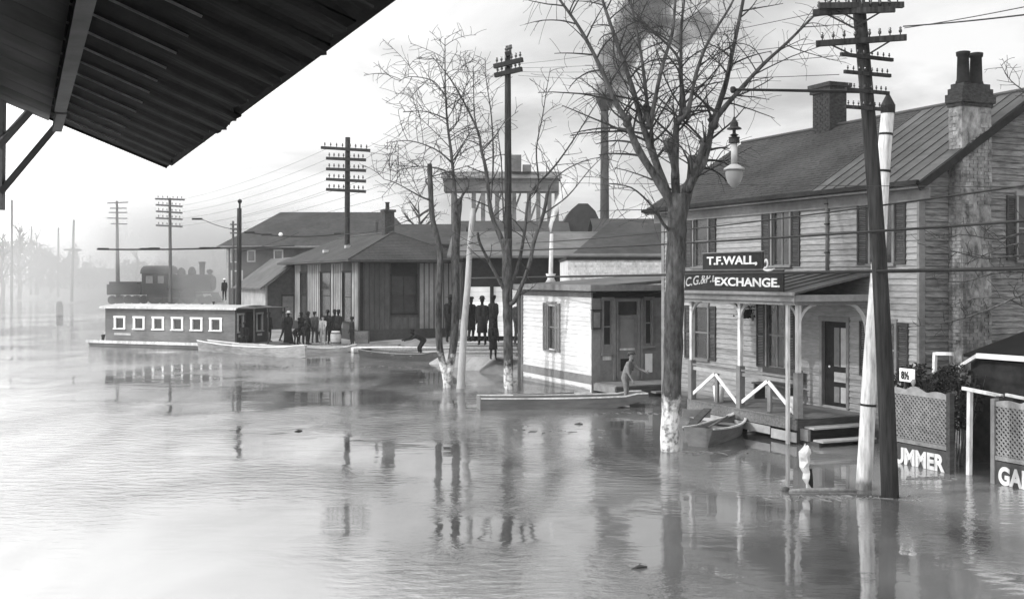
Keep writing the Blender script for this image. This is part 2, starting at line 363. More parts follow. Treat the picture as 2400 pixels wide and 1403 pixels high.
# ------------------------------------------------------------------ trees
def branch_pts(p, d, ln, n=5, curl=.25, up=.12):
    pts = [p.copy()]; d = d.normalized()
    ax = Vector((random.uniform(-1,1), random.uniform(-1,1), random.uniform(-.3,.3)))
    for i in range(n):
        d = (d+ax*curl/n+Vector((0,0,up/n))+Vector([random.uniform(-.06,.06) for _ in range(3)])).normalized()
        pts.append(pts[-1]+d*ln/n)
    return pts
def interp(pts, t):
    k = t*(len(pts)-1); i = min(int(k), len(pts)-2); f = k-i
    return pts[i].lerp(pts[i+1], f), (pts[i+1]-pts[i]).normalized()
def twigs(mb, pts, r0, density, ln, level, tmin=.25, up=.25, rmin=.005, clump=True):
    total = sum((b-a).length for a, b in zip(pts, pts[1:])); n = max(1, int(total*density))
    for i in range(n):
        t = tmin+(1-tmin)*(i+random.random())/n; p, d = interp(pts, min(t, .999))
        side = d.cross(Vector([random.gauss(0,1) for _ in range(3)])).normalized()
        dd = (d*random.uniform(.15,.8)+side+Vector((0,0,up))).normalized()
        l = ln*random.uniform(.45, 1.15)*(1.15-.6*t); r = max(rmin, r0*(1-.6*t)*.45)
        q = branch_pts(p, dd, l, 6 if level > 1 else 3, .9, random.uniform(-.7, .5))
        mb.tube(q, [max(r*(1-.65*k/(len(q)-1)), rmin*.7) for k in range(len(q))], 3, cap=False)
        if level > 1: twigs(mb, q, r, density*1.35, ln*.4, level-1, .2, up*.7, rmin*.72)
def px_limb(lst, Y0, dY, base=None):
    n = len(lst)-1; return [at(x, y, Y0+dY*i/n) for i, (x, y) in enumerate(lst)]
def smooth_pts(pts, k=4):
    out = []
    for i in range(len(pts)-1):
        p0 = pts[max(i-1,0)]; p1 = pts[i]; p2 = pts[i+1]; p3 = pts[min(i+2,len(pts)-1)]
        for j in range(k):
            t = j/k; out.append(.5*((2*p1)+(p2-p0)*t+(2*p0-5*p1+4*p2-p3)*t*t+(3*p1-p0-3*p2+p3)*t**3))
    out.append(pts[-1]); return out
def white_bark(name, z_top, pale=.8):
    if name in MATS: return MATS[name]
    m = BARK.copy(); m.name = name; t = m.node_tree; p = [n for n in t.nodes if n.type == 'BSDF_PRINCIPLED'][0]
    src = p.inputs['Base Color'].links[0].from_socket
    tc = N(t, 'ShaderNodeTexCoord'); sp = N(t, 'ShaderNodeSeparateXYZ'); L(t, tc.outputs['Object'], sp.inputs[0])
    nn = N(t, 'ShaderNodeTexNoise'); nn.inputs['Scale'].default_value = 5; nn.inputs['Detail'].default_value = 5; L(t, tc.outputs['Object'], nn.inputs['Vector'])
    h = M_(t, 'ADD', M_(t, 'MULTIPLY', M_(t, 'SUBTRACT', z_top, sp.outputs[2]), 3.0), M_(t, 'MULTIPLY', M_(t, 'SUBTRACT', nn.outputs[0], .5), 4.0))
    f = M_(t, 'MULTIPLY', M_(t, 'MULTIPLY', h, .9, True), 1.0, True)
    mx = N(t, 'ShaderNodeMix'); mx.data_type = 'FLOAT'; L(t, f, mx.inputs[0]); L(t, src, mx.inputs[2]); mx.inputs[3].default_value = pale*.75
    n5 = N(t, 'ShaderNodeTexNoise'); n5.inputs['Scale'].default_value = 9; n5.inputs['Detail'].default_value = 7; L(t, tc.outputs['Object'], n5.inputs['Vector'])
    mr5 = N(t, 'ShaderNodeMapRange'); mr5.inputs[1].default_value = .36; mr5.inputs[2].default_value = .56; mr5.inputs[3].default_value = .16; mr5.inputs[4].default_value = pale*.72; L(t, n5.outputs[0], mr5.inputs[0]); L(t, mr5.outputs[0], mx.inputs[3])
    L(t, mx.outputs[0], p.inputs['Base Color']); MATS[name] = m; return m
def make_tree(label, base_xy, trunk, limbs, tw, m_trunk, Y0, group=None, density=2.6, tl=1.0, level=2, knots=()):
    """limbs: list of (pixel polyline, r0, r1, depth change)."""
    bx_, by_ = base_xy; rt = thing('bare_tree', label, 'tree', (bx_, by_, 0), 0, group); off = Vector((bx_, by_, 0))
    b = MB()
    for lst, r0, r1, dY in trunk:
        P = smooth_pts([p-off for p in px_limb(lst, Y0, dY)]); n = len(P)-1
        b.tube(P, [(r0+(r1-r0)*i/n)*(1+.07*math.sin(i*2.3)) for i in range(n+1)], 14)
    b.build('trunk', m_trunk, rt, True)
    tb = MB()
    for lst, r0, r1, dY in limbs:
        P = smooth_pts([p-off for p in px_limb(lst, Y0, dY)]); n = len(P)-1; b = MB(); r0 *= .78
        b.tube(P, [(r0*(1-i/n)**1.25+r1*(1-(1-i/n)**1.25))*(1+.1*math.sin(i*1.7)*(1-i/n)) for i in range(n+1)], 8)
        b.build('limb', BARK, rt, True)
        twigs(tb, P, r0*.8, density, tl, level, .22, .25, Y0*.00036)
    for kx, ky, kr, dY in knots:
        c = at(kx, ky, Y0+dY)-off; k = MB(); k.lathe([(kr*.5,-kr*1.3),(kr*1.05,-kr*.7),(kr*.8,0),(kr*1.15,kr*.6),(kr*.5,kr*1.4)], c, 8, 1, .9); k.build('knot', BARK, rt, True)
    kind(tb.build('twigs', TWIG, rt), 'stuff')
    return rt

# big foreground plane tree
Y0 = 24.1; B0 = at(1570, 1055, Y0)
big = make_tree('big bare pollarded tree with whitewashed foot standing in the water before the grey house', (B0.x, B0.y),
    [([(1569,1100),(1570,1000),(1577,850),(1581,700),(1585,560),(1588,500),(1590,455)], .2, .215, 0)],
    [([(1590,520),(1559,451),(1496,351),(1468,283),(1440,235),(1408,160),(1362,72),(1312,0),(1260,-70)], .14, .02, -.8),
     ([(1590,520),(1560,445),(1527,351),(1512,311),(1480,200),(1440,84),(1412,0),(1390,-80)], .15, .025, 1.2),
     ([(1518,300),(1519,275),(1511,192),(1500,112),(1484,32),(1470,-60)], .075, .02, .5),
     ([(1522,300),(1530,260),(1551,160),(1575,80),(1583,0),(1590,-80)], .075, .025, -.5),
     ([(1588,500),(1583,431),(1583,350),(1587,285),(1603,259),(1595,180),(1585,128),(1520,64),(1470,10)], .14, .015, .4),
     ([(1590,283),(1612,262),(1631,176),(1659,100),(1711,16),(1740,-50)], .08, .02, -.6),
     ([(1590,290),(1597,240),(1596,80),(1604,0),(1610,-90)], .07, .02, 1.5),
     ([(1592,520),(1612,440),(1645,385),(1658,345),(1672,285),(1700,200),(1715,130),(1742,0),(1755,-90)], .16, .03, .7),
     ([(1666,300),(1690,262),(1735,210),(1790,150),(1845,100),(1905,40),(1950,0)], .09, .02, -.9),
     ([(1600,500),(1618,430),(1622,366)], .13, .09, .2),
     ([(1612,450),(1630,400),(1650,335)], .1, .07, -.4),
     ([(1575,545),(1555,525),(1530,485),(1480,440),(1420,430)], .06, .01, -1.0),
     ([(1583,420),(1574,370),(1562,335)], .07, .06, -.3)],
    None, white_bark('whitewashed_bark_big', 1.2), Y0, None, 4.1, 2.0, 2,
    [(1518,268,.13,.4),(1470,285,.1,-.3),(1566,340,.11,-.3),(1610,266,.1,0),(1672,288,.12,.3),(1650,340,.11,0)])
# the pair of street trees by the station
YA = 37.9; A0 = at(1046, 907, YA)
make_tree('forked bare tree with white lower trunk standing in water left of the pale leaning pole', (A0.x, A0.y),
    [([(1047,930),(1046,890),(1030,810),(1028,720),(1031,640),(1030,580),(1014,515),(1009,440),(1007,384)], .13, .085, 0),
     ([(1047,930),(1048,895),(1062,815),(1068,720),(1067,626),(1070,530),(1074,466)], .13, .15, .2)],
    [([(1068,500),(1067,463),(1058,363),(1049,293),(1044,220),(1043,147),(1043,90)], .1, .012, .4),
     ([(1058,380),(1020,350),(960,330),(905,335)], .045, .01, -1),
     ([(1062,410),(1030,395),(980,390),(930,400)], .04, .01, 1),
     ([(1048,280),(1000,262),(945,262)], .035, .01, -.6),
     ([(1046,230),(1015,190),(960,180),(935,192)], .035, .01, .8),
     ([(1011,470),(985,460),(930,430),(900,420)], .05, .01, -1),
     ([(1010,440),(1000,420),(1060,400),(1110,385)], .04, .012, .6),
     ([(1052,310),(1075,280),(1092,200),(1100,165)], .03, .008, .6),
     ([(1060,380),(1090,330),(1105,300)], .03, .008, -.6),
     ([(1074,480),(1088,450),(1098,440)], .07, .04, 0)],
    None, white_bark('whitewashed_bark_fork', 1.1), YA, 'street trees by the station', 4.0, 2.1, 2)
YB = 37.3; B1 = at(1192, 912, YB)
make_tree('bare tree with white foot standing left of the small white shop', (B1.x, B1.y),
    [([(1192,935),(1191,880),(1190,760),(1188,685),(1188,600),(1187,560)], .15, .17, 0)],
    [([(1186,600),(1175,560),(1151,498),(1140,404),(1128,351),(1119,305),(1075,217),(1040,164),(1010,130)], .13, .012, .6),
     ([(1122,320),(1112,270),(1110,200),(1109,153)], .04, .01, -.6),
     ([(1150,470),(1156,380),(1152,275),(1140,190),(1137,135)], .05, .01, 1.2),
     ([(1128,350),(1160,320),(1180,290),(1215,260)], .04, .01, -.8),
     ([(1188,700),(1204,708),(1239,626),(1251,568),(1274,500),(1283,451)], .11, .06, -.7),
     ([(1192,680),(1215,620),(1230,540),(1242,457),(1298,392),(1344,328),(1400,240),(1440,190)], .09, .012, .7),
     ([(1245,455),(1262,430),(1257,351),(1272,270),(1280,217),(1290,160)], .05, .01, -.5),
     ([(1283,455),(1300,420),(1340,390),(1400,370),(1450,380)], .04, .01, .5),
     ([(1275,500),(1330,460),(1380,400),(1420,360)], .04, .01, -1),
     ([(1188,690),(1150,620),(1125,570),(1120,545)], .09, .04, -.9),
     ([(1190,600),(1180,500),(1175,380),(1165,300)], .06, .01, 1.4)],
    None, white_bark('whitewashed_bark_shop', .9), YB, 'street trees by the station', 2.5, 1.4, 2)
# a shrub-like tree whose boughs reach in from the right
YR = 21.0; R0 = at(2500, 1080, YR)
make_tree('dark bare boughs reaching in from the right across the house wall', (R0.x, R0.y),
    [([(2500,1150),(2500,900),(2495,700),(2490,560)], .12, .09, 0)],
    [([(2490,640),(2440,600),(2380,600),(2310,605),(2240,590),(2150,570)], .05, .006, 0),
     ([(2495,700),(2420,640),(2330,640),(2260,660),(2180,655)], .045, .006, .6),
     ([(2495,720),(2430,680),(2330,720),(2260,745),(2190,760),(2130,765)], .045, .006, -.4),
     ([(2495,760),(2440,740),(2360,700),(2280,700),(2220,720)], .04, .006, .4),
     ([(2490,580),(2430,540),(2340,560),(2260,550),(2180,560)], .04, .006, -.6),
     ([(2490,560),(2470,300),(2420,230),(2370,190),(2345,150)], .04, .005, .2),
     ([(2490,600),(2420,570),(2350,580),(2260,620)], .04, .006, .9)],
    None, BARK, YR, None, 4.5, .55, 2)

# ------------------------------------------------------------------ the grey house with the saloon porch
HO = (9.05, 24.4); HL, HD, HE, HR = 10.64, 6.62, 5.92, 8.12
house = thing('house', 'two storey grey clapboard house with shuttered windows, metal roof and end chimney', 'house', (HO[0], HO[1], 0), RZ)
ups = [(-5.2,-4.48,4.12,5.6), (-8.92,-8.2,4.12,5.6), (-1.5,-.8,4.12,5.6)]
lows = [(-8.95,-8.2,1.42,2.95), (-5.42,-4.68,1.42,3.12), (-3.2,-2.32,.62,2.72), (-1.42,-.72,1.5,2.75)]
wf = wall(house, 'front_wall', SID, SID, 'x', -HL, 0, -.4, HE, ups+lows, row=.142, zb=-.2)
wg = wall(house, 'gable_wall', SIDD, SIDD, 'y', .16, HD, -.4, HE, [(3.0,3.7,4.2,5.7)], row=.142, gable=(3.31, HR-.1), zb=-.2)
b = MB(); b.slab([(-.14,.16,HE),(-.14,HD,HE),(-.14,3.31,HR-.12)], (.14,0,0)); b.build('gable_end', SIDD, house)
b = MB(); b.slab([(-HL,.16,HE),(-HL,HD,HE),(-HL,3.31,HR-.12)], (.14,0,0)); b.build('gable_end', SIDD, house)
wall(house, 'back_wall', SIDD, SIDD, 'y', .16, HD, -.4, HE, [], face=-HL+.14, row=9)
bx('back_wall', SIDD, house, -HL, 0, HD, HD+.14, -.4, HE)
cb = bx('corner_board', TRIM, house, -.02, .05, -.05, .13, -.4, HE); bx('corner_board', TRIM, house, -HL-.05, -HL+.1, -.05, .1, -.4, HE)
for (u0,u1,z0,z1) in ups+[lows[0], lows[1], lows[3]]:
    window(house, 'x', u0, u1, z0, z1, mf=TRIM, cols=2 if u0 > -8 else 1)
    shutter(house, 'x', u0-.43, u0-.085, z0-.02, z1+.02); shutter(house, 'x', u1+.085, u1+.43, z0-.02, z1+.02)
window(house, 'y', 3.0, 3.7, 4.2, 5.7, mf=TRIM); shutter(house, 'y', 2.62, 2.92, 4.2, 5.7)
# door
u0,u1,z0,z1 = lows[2]
b = MB(); b.box(u0-.09,u0,-.05,.12,z0,z1); b.box(u1,u1+.09,-.05,.12,z0,z1); b.box(u0-.11,u1+.11,-.065,.12,z1,z1+.12); b.build('door_frame', TRIM, house)
b = MB(); b.box(u0+.01,u1-.01,.05,.09,z0,z1-.01); dr = b.build('door', DARK, house)
for i, (a0,a1,c0,c1,m) in enumerate([(.36,.55,1.0,1.95,TRIM),(.6,.82,1.0,1.95,TRIML),(.36,.82,.62,.86,TRIML),(.36,.55,.12,.5,TRIM),(.6,.82,.12,.5,TRIML)]):
    bx('door_panel', m, dr, u0+a0, u0+a1, .036, .049, z0+c0, z0+c1)
b = MB(); b.lathe([(.01,0),(.028,.012),(.03,.03),(.012,.045)], (0,0,0), 10); k = b.build('door_knob', WH, dr, True, (u0+.2,.05,z0+.98)); k.rotation_euler = (math.radians(90),0,0)
# downspout
b = MB(); b.tube([(-2.98,-.12,6.0),(-2.98,-.06,5.75),(-2.98,-.06,3.95)], .045, 8); ds = b.build('downspout', TRIM, house, True)
for z in (4.4,5.1,5.6): bx('strap', IRON, ds, -3.04, -2.92, -.112, -.01, z, z+.03)
# cornice, gutter
sl_ = (HR-HE)/3.31
OH = .38
b = MB(); b.box(-HL-.45, .38, -OH, -.05, HE-.16, HE-.12); b.build('soffit', TRIM, house)
b = MB(); b.box(-HL-.45, .38, -OH-.03, -OH, HE-.17, HE-.02); b.box(-HL-.45, .38, -.075, -.045, HE-.42, HE-.165); b.build('fascia', TRIM, house)
b = MB(); b.box(-HL-.5, .42, -OH-.13, -OH-.034, HE-.1, HE-.0); b.build('gutter', DARK, house)
def rz_(y): return HE-.02+sl_*(y+OH)*.93
YR_ = 3.31
roof = MB(); roof.slab([(-HL-.5,-OH-.05,rz_(-OH-.05)-.08),(.42,-OH-.05,rz_(-OH-.05)-.08),(.42,YR_,rz_(YR_)-.08),(-HL-.5,YR_,rz_(YR_)-.08)], (0,0,.07))
roof.slab([(-HL-.5,2*YR_+OH,rz_(-OH)-.08),(-HL-.5,YR_,rz_(YR_)-.081),(.42,YR_,rz_(YR_)-.081),(.42,2*YR_+OH,rz_(-OH)-.08)], (0,0,.07))
rf = roof.build('roof', SHING, house)
XM = -3.24
# shingle courses on the left stretch
cs = MB(); n = 30
for i in range(n):
    ya = -OH-.06+(YR_+OH+.02)*i/n; yb = ya+(YR_+OH)/n*1.12; x = -HL-.5
    while x < XM-.02:
        wdt = random.uniform(.16,.3); x2 = min(x+wdt, XM); e = random.uniform(-.012,.012); h = .022+random.uniform(-.004,.006)
        cs.hexa([(x+.004,ya+e,rz_(ya+e)-.008),(x2-.004,ya+e,rz_(ya+e)-.008),(x2-.004,yb,rz_(yb)-.008),(x+.004,yb,rz_(yb)-.008),
                 (x+.004,ya+e,rz_(ya+e)+h),(x2-.004,ya+e,rz_(ya+e)+h),(x2-.004,yb,rz_(yb)+.002),(x+.004,yb,rz_(yb)+.002)])
        x = x2
kind(cs.build('shingles', SHING, rf), 'stuff')
nP = 9; pw = (.42-XM)/nP
for i in range(nP):
    x0 = XM+pw*i; b = MB()
    b.hexa([(x0+.012,-OH-.07,rz_(-OH-.07)-.008),(x0+pw-.012,-OH-.07,rz_(-OH-.07)-.008),(x0+pw-.012,YR_,rz_(YR_)-.008),(x0+.012,YR_,rz_(YR_)-.008),
            (x0+.012,-OH-.07,rz_(-OH-.07)+.012),(x0+pw-.012,-OH-.07,rz_(-OH-.07)+.012),(x0+pw-.012,YR_,rz_(YR_)+.012),(x0+.012,YR_,rz_(YR_)+.012)])
    b.build('metal_sheet', METR, rf)
    b = MB(); b.bar((x0, -OH-.07, rz_(-OH-.07)+.012), (x0, YR_, rz_(YR_)+.012), .02, .04); b.build('seam', METR, rf)
b = MB(); b.tube([(-HL-.52,YR_,rz_(YR_)+.03),(.44,YR_,rz_(YR_)+.03)], .05, 8); b.build('ridge_cap', METR, rf)
# rake board of the gable
for ya, yb in ((-OH-.05, YR_), (2*YR_+OH, YR_)):
    b = MB(); b.bar((.43,ya,rz_(-OH)-.14),(.43,yb,rz_(YR_)-.13), .05, .17); b.build('rake_board', DARK, house)
# end chimney on the gable wall
cy0, cy1, cd = .85, 1.74, .4
CHM = mat('flue_render', 0.05, 0.42, 5, 0.95, 0.33, stretch=(1,1,.7), stain=0.45, detail=10)
chim = bx('chimney', CHM, house, .03, cd, cy0, cy1, -.4, 7.62)
ch = MB(); ch.box(.0,cd+.03,cy0-.03,cy1+.03,7.62,7.7); ch.box(-.03,cd+.07,cy0-.06,cy1+.07,7.7,7.9); ch.box(.0,cd+.03,cy0-.01,cy1+.03,7.9,8.03); ch.box(.03,cd,cy0+.05,cy1-.03,8.03,8.14); ch.build('chimney_cap', BRK, chim)
k = 0; bxs = MB()
for r in range(96):                                   # brick courses showing through the render
    z = -.3+r*.082
    if z > 7.5: break
    for side in (0, 1):
        y = (cy0 if side == 0 else .03)-(.11 if r % 2 else 0); y1_ = cy1 if side == 0 else cd
        while y < y1_:
            a, c = max(y, cy0 if side == 0 else .03), min(y+.215, y1_)
            if c-a > .03 and noise.noise(Vector((a*1.3, z*.9, side*4.))) > -.12:
                pr_ = .012+random.uniform(0,.01)
                if side == 0: bxs.box(cd-.002, cd+pr_, a+.005, c-.005, z, z+.072)
                else: bxs.box(a+.005, c-.005, cy0-pr_, cy0+.002, z, z+.072)
            y += .225
kind(bxs.build('brickwork', CHM, chim), 'stuff')
for yy in (1.1, 1.49):
    b = MB(); b.lathe([(.17,0),(.16,.05),(.14,.1),(.125,.62),(.15,.64),(.155,.72),(.12,.73)], (.2, yy, 8.14), 14); b.build('chimney_pot', CLAY, chim, True)
# ridge chimney
b = MB(); b.box(-7.25,-6.5,YR_-.3,YR_+.3,7.7,9.15); c2 = b.build('chimney', BRK, house)
b = MB(); b.box(-7.32,-6.43,YR_-.37,YR_+.37,9.15,9.3); b.box(-7.36,-6.39,YR_-.41,YR_+.41,9.3,9.42); b.build('chimney_cap', BRK, c2)
bb = MB()
for r in range(17):
    z = 7.75+r*.082; x = -7.25-(.1 if r % 2 else 0)
    while x < -6.5:
        a, c = max(x,-7.25), min(x+.215,-6.5)
        if c-a > .03: bb.box(a+.005,c-.005,YR_-.315,YR_-.3,z,z+.072)
        x += .225
kind(bb.build('brickwork', BRK, c2), 'stuff')
ih = None
# porch (child of the house)
PX0, PX1, PY = -6.05, -1.61, -2.11; FZ, RZt = .61, 3.41
porch = MB(); porch.box(PX0, PX1, PY+.04, -.03, FZ-.2, FZ-.06); pc = porch.build('porch', PLKD, house)
nb = 40
for i in range(nb):
    x0 = PX0+(PX1-PX0)*i/nb; bx('floorboard', PLK, pc, x0+.004, x0+(PX1-PX0)/nb-.004, PY-.03, -.03, FZ-.055, FZ-.02+random.uniform(-.004,.004))
bx('skirt_board', PLK, pc, PX0-.02, PX1+.02, PY-.01, PY+.03, .32, FZ-.06)
bx('skirt_board', TRIML, pc, PX0-.02, PX1-.9, PY-.04, PY-.014, .12, .3); bx('skirt_board', TRIML, pc, PX1-.85, PX1+.05, PY-.045, PY-.014, .05, .27)
bx('skirt_board', PLKD, pc, PX1-.03, PX1+.02, PY+.04, -.03, .3, FZ-.065); bx('skirt_board', PLKD, pc, PX1-.04, PX1+.0, PY+.04, -.03, -.3, .26)
for x in (PX0+.1, (PX0+PX1)/2, PX1-.1): bx('pier', PLKD, pc, x-.09, x+.09, PY+.05, PY+.22, -.5, FZ-.21)
def post(x, y, w, z0=FZ-.02, z1=3.2):
    b = MB(); b.box(x-w*.6,x+w*.6,y-w*.6,y+w*.6,z0,1.62); pst = b.build('post', TRIM, pc)
    b = MB(); b.box(x-w*.38,x+w*.38,y-w*.38,y+w*.38,1.625,z1); b.build('post_shaft', WHS, pc)
    return pst
for x in (PX0+.08, -3.83, PX1-.02): post(x, PY+.08, .13)
bx('post', WHS, pc, PX1-.22, PX1-.14, PY-.12, PY-.05, -.5, 3.3)     # slender outer upright that runs down into the water
def brace(x, y, dx, dy, s=.42, zt=3.18):
    b = MB(); pts = []
    for i in range(7):
        a = i/6*math.pi/2; pts.append(Vector((x+dx*s*(1-math.cos(a)), y+dy*s*(1-math.cos(a)), zt-s*1.15+s*1.15*math.sin(a))))
    for a_, c_ in zip(pts, pts[1:]): b.bar(a_, c_, .06, .07)
    b.build('bracket', TRIML, pc)
for x in (PX0+.08, -3.83, PX1-.02):
    if x < PX1-.1: brace(x, PY+.08, 1, 0)
    if x > PX0+.1: brace(x, PY+.08, -1, 0)
brace(PX1-.02, PY+.08, 0, 1, .5); brace(PX1+.02, -.06, 0, -1, .62, 3.2); brace(PX0+.02, -.06, 0, -1, .5, 3.2)
# railing bays: top rails and peaked braces
for xa, xb in ((PX0+.14, -3.9), (-3.76, PX1-.1)):
    xm = (xa+xb)/2
    b = MB(); b.bar((xa,PY+.08,1.52),(xb,PY+.08,1.5),.09,.05); b.build('handrail', TRIM, pc)
    b = MB(); b.bar((xa,PY+.08,1.42),(xb,PY+.08,1.4),.04,.09); b.build('rail', TRIML if xa < -5 else TRIM, pc)
    b = MB(); b.bar((xa,PY+.07,.74),(xm-.03,PY+.07,1.33),.035,.08); b.build('rail_brace', WH, pc)
    b = MB(); b.bar((xb,PY+.07,.66),(xm+.03,PY+.07,1.33),.035,.08); b.build('rail_brace', WH, pc)
    bx('rail_post', TRIM, pc, xm-.06, xm+.06, PY+.1, PY+.16, FZ, 1.38)
# steps at the end of the porch
for i, (zz_, dx) in enumerate(((.4,.0),(.14,.3))):
    bx('step', TRIML, pc, PX1+.03+dx, PX1+.36+dx, PY+.22, -.35, zz_-.04, zz_)
    bx('riser', PLKD, pc, PX1+.03+dx, PX1+.06+dx, PY+.24, -.37, zz_-.26, zz_-.045)
bx('stringer', PLKD, pc, PX1+.02, PX1+.6, PY+.16, PY+.215, -.3, .1)
bx('stringer', TRIM, pc, PX1+.02, PX1+.3, PY+.1, PY+.17, .1, .36)
# porch roof
b = MB(); b.slab([(PX0-.28,PY-.28,RZt),(PX1+.28,PY-.28,RZt),(PX1+.28,-.04,RZt+.46),(PX0-.28,-.04,RZt+.46)], (0,0,.05)); prf = b.build('porch_roof', METR, pc)
for i in range(1, 10):
    x = PX0-.28+(PX1-PX0+.56)*i/10; b = MB(); b.bar((x,PY-.28,RZt+.065),(x,-.05,RZt+.525),.03,.03); b.build('seam', METR, pc)
b = MB(); b.box(PX0-.24,PX1+.24,PY-.24,PY-.2,RZt-.16,RZt-.005); b.box(PX0-.18,PX1+.18,PY-.18,PY-.0,RZt-.24,RZt-.165)
b.box(PX1+.2,PX1+.24,PY-.195,-.03,RZt-.16,RZt-.005); b.box(PX0-.24,PX0-.2,PY-.195,-.03,RZt-.16,RZt-.005)
b.box(PX1-.0,PX1+.1,PY+.004,-.03,RZt-.24,RZt-.165); b.build('porch_cornice', TRIM, pc)
b = MB(); b.box(PX0-.2,PX1+.195,PY-.195,-.03,RZt-.15,RZt-.12); b.build('porch_ceiling', PLKD, pc)
b = MB(); b.bar((PX0-.3,PY-.31,RZt+.02),(PX1+.31,PY-.31,RZt+.02),.06,.07); b.build('gutter', TRIM, pc)

# signs on the porch roof, facing the street
def text(s, parent, w, h, x, y, z, m, slant=0, ext=.005, name='lettering', bold=.045, loc_c=True, shear=0):
    cu = bpy.data.curves.new(name, 'FONT'); cu.body = s; cu.extrude = ext; cu.offset = bold*.6; cu.align_x = 'CENTER'; cu.shear = shear
    o = bpy.data.objects.new('tmp', cu); COL.objects.link(o); bpy.context.view_layer.update()
    me = bpy.data.meshes.new_from_object(o.evaluated_get(bpy.context.evaluated_depsgraph_get())); bpy.data.objects.remove(o)
    xs_ = [v.co.x for v in me.vertices]; ys_ = [v.co.y for v in me.vertices]
    x0_, x1_, y0_, y1_ = min(xs_), max(xs_), min(ys_), max(ys_)
    for v in me.vertices:
        X = (v.co.x-(x0_+x1_)/2)/(x1_-x0_)*w; Z = (v.co.y-(y0_+y1_)/2)/(y1_-y0_)*h; yy = -v.co.z
        v.co = (X, yy, Z+slant*X)
    me.materials.append(m); return link(name, me, parent, (x, y, z))
FO = (HO[0]+PY*E2.x-.3*E2.x, HO[1]+PY*E2.y-.3*E2.y)     # plane of the porch roof edge
xs0, xs1 = SA(FO, 1605), SA(FO, 1836); xu0, xu1 = SA(FO, 1646), SA(FO, 1786)
def sign_root(name, label, cx, zc, w, h, lean=0):
    o = Vector((FO[0], FO[1], 0))+E1*cx; r = thing(name, label, 'sign', (o.x, o.y, zc), RZ, 'signboards standing on the porch roof')
    b = MB(); b.box(-w/2, w/2, -.0, .035, -h/2, h/2); b.build('board', DARK, r)
    b = MB()
    for (a0,a1,c0,c1) in ((-w/2-.02,w/2+.02,h/2,h/2+.025),(-w/2-.02,w/2+.02,-h/2-.025,-h/2)): b.box(a0,a1,-.012,.045,c0,c1)
    b.build('moulding', TRIM, r); return r
wS = xs1-xs0; s2 = sign_root('shop_sign', 'lower dark signboard lettered EXCHANGE on the porch roof', (xs0+xs1)/2, 3.72, wS, .5)
text('EXCHANGE.', s2, wS*.63, .21, wS*.155, -.007, -.03, WHS, -.01)
text('C.G.&P.L.', s2, wS*.35, .23, -wS*.31, -.007, .03, TRIML, .1, bold=.02, shear=.2)
wU = xu1-xu0; s1 = sign_root('shop_sign', 'upper shorter dark signboard lettered T.F. WALL above the porch', (xu0+xu1)/2+.02, 4.2, wU, .4)
text('T.F.WALL,', s1, wU*.84, .24, 0, -.007, .0, WHS)
# white scroll bracket at the right end of the upper sign
o = Vector((FO[0], FO[1], 0))+E1*(xu1+.16); sc_ = thing('scroll_ornament', 'white curled scroll bracket right of the upper signboard', 'ornament', (o.x,o.y,3.98), RZ)
b = MB(); pts = [(-.1+.0,0,.0)]+[(math.cos(a)*(.1-.01*i)*1.0-.02, 0, .16+math.sin(a)*(.12-.008*i)) for i, a in enumerate([-1.9+.62*k for k in range(9)])]
b.tube(pts, [.022]*len(pts), 6); b.build('scroll', WHS, sc_, True)
b = MB(); b.tube([(-.08,0,0),(.05,0,-.02),(.2,0,-.01),(.3,0,.02)], [.02,.03,.025,.02], 6); b.build('foot', WHS, sc_, True)

# things on the porch
o = lambda x, y: Vector((HO[0], HO[1], 0))+E1*x+E2*y
def bucket(x, y, lab, r=.13, h=.3):
    p = o(x, y); t_ = thing('bucket', lab, 'bucket', (p.x,p.y,FZ-.016), 0)
    b = MB(); b.lathe([(r*.75,0),(r,h),(r*.94,h),(r*.7,.03)], (0,0,0), 14); b.build('pail', WH, t_, True)
    b = MB(); b.tube([(r*math.cos(a),0,h+r*.9*math.sin(a)*.5) for a in [math.pi*k/8 for k in range(9)]], .006, 4); b.build('handle', IRON, t_)
bucket(-5.15, -1.75, 'white pail on the porch floor behind the left railing bay', .16, .42)
bucket(-2.5, -1.5, 'narrow white pail on the porch floor behind the right railing bay', .11, .38)
p = o(-3.0, -1.0); ben = thing('bench', 'dark low bench along the wall on the porch', 'bench', (p.x,p.y,FZ-.016), RZ)
p = o(-4.6,-.35); ben.location = (p.x,p.y,FZ-.016)
bx('seat', PLKD, ben, -.8,.8,-.2,.2,.4,.44); bx('backrest', PLKD, ben, -.8,.8,.16,.2,.5,.85)
for sx in (-.7,.7): bx('leg', PLKD, ben, sx-.03,sx+.03,-.18,.15,0,.4)
p = o(-4.95, -1.1); hb = thing('hanging_basket', 'dark round hanging basket under the porch ceiling before the door window', 'basket', (p.x,p.y,2.95), 0)
b = MB(); b.lathe([(.02,-.22),(.16,-.16),(.22,0),(.2,.02)], (0,0,0), 12); b.build('bowl', BRUSH, hb)
b = MB()
for i in range(140):
    a = random.uniform(0,6.3); r = random.uniform(.05,.27); z = random.uniform(-.2,.12); c = Vector((r*math.cos(a),r*math.sin(a),z))
    q = [c+Vector([random.uniform(-.05,.05) for _ in range(3)]) for _ in range(3)]; b.add(q, [(0,1,2)])
kind(b.build('leaves', BRUSH, hb), 'stuff')
b = MB(); b.tube([(0,0,.0),(0,0,.33)], .006, 4); b.build('cord', WIRE, hb)

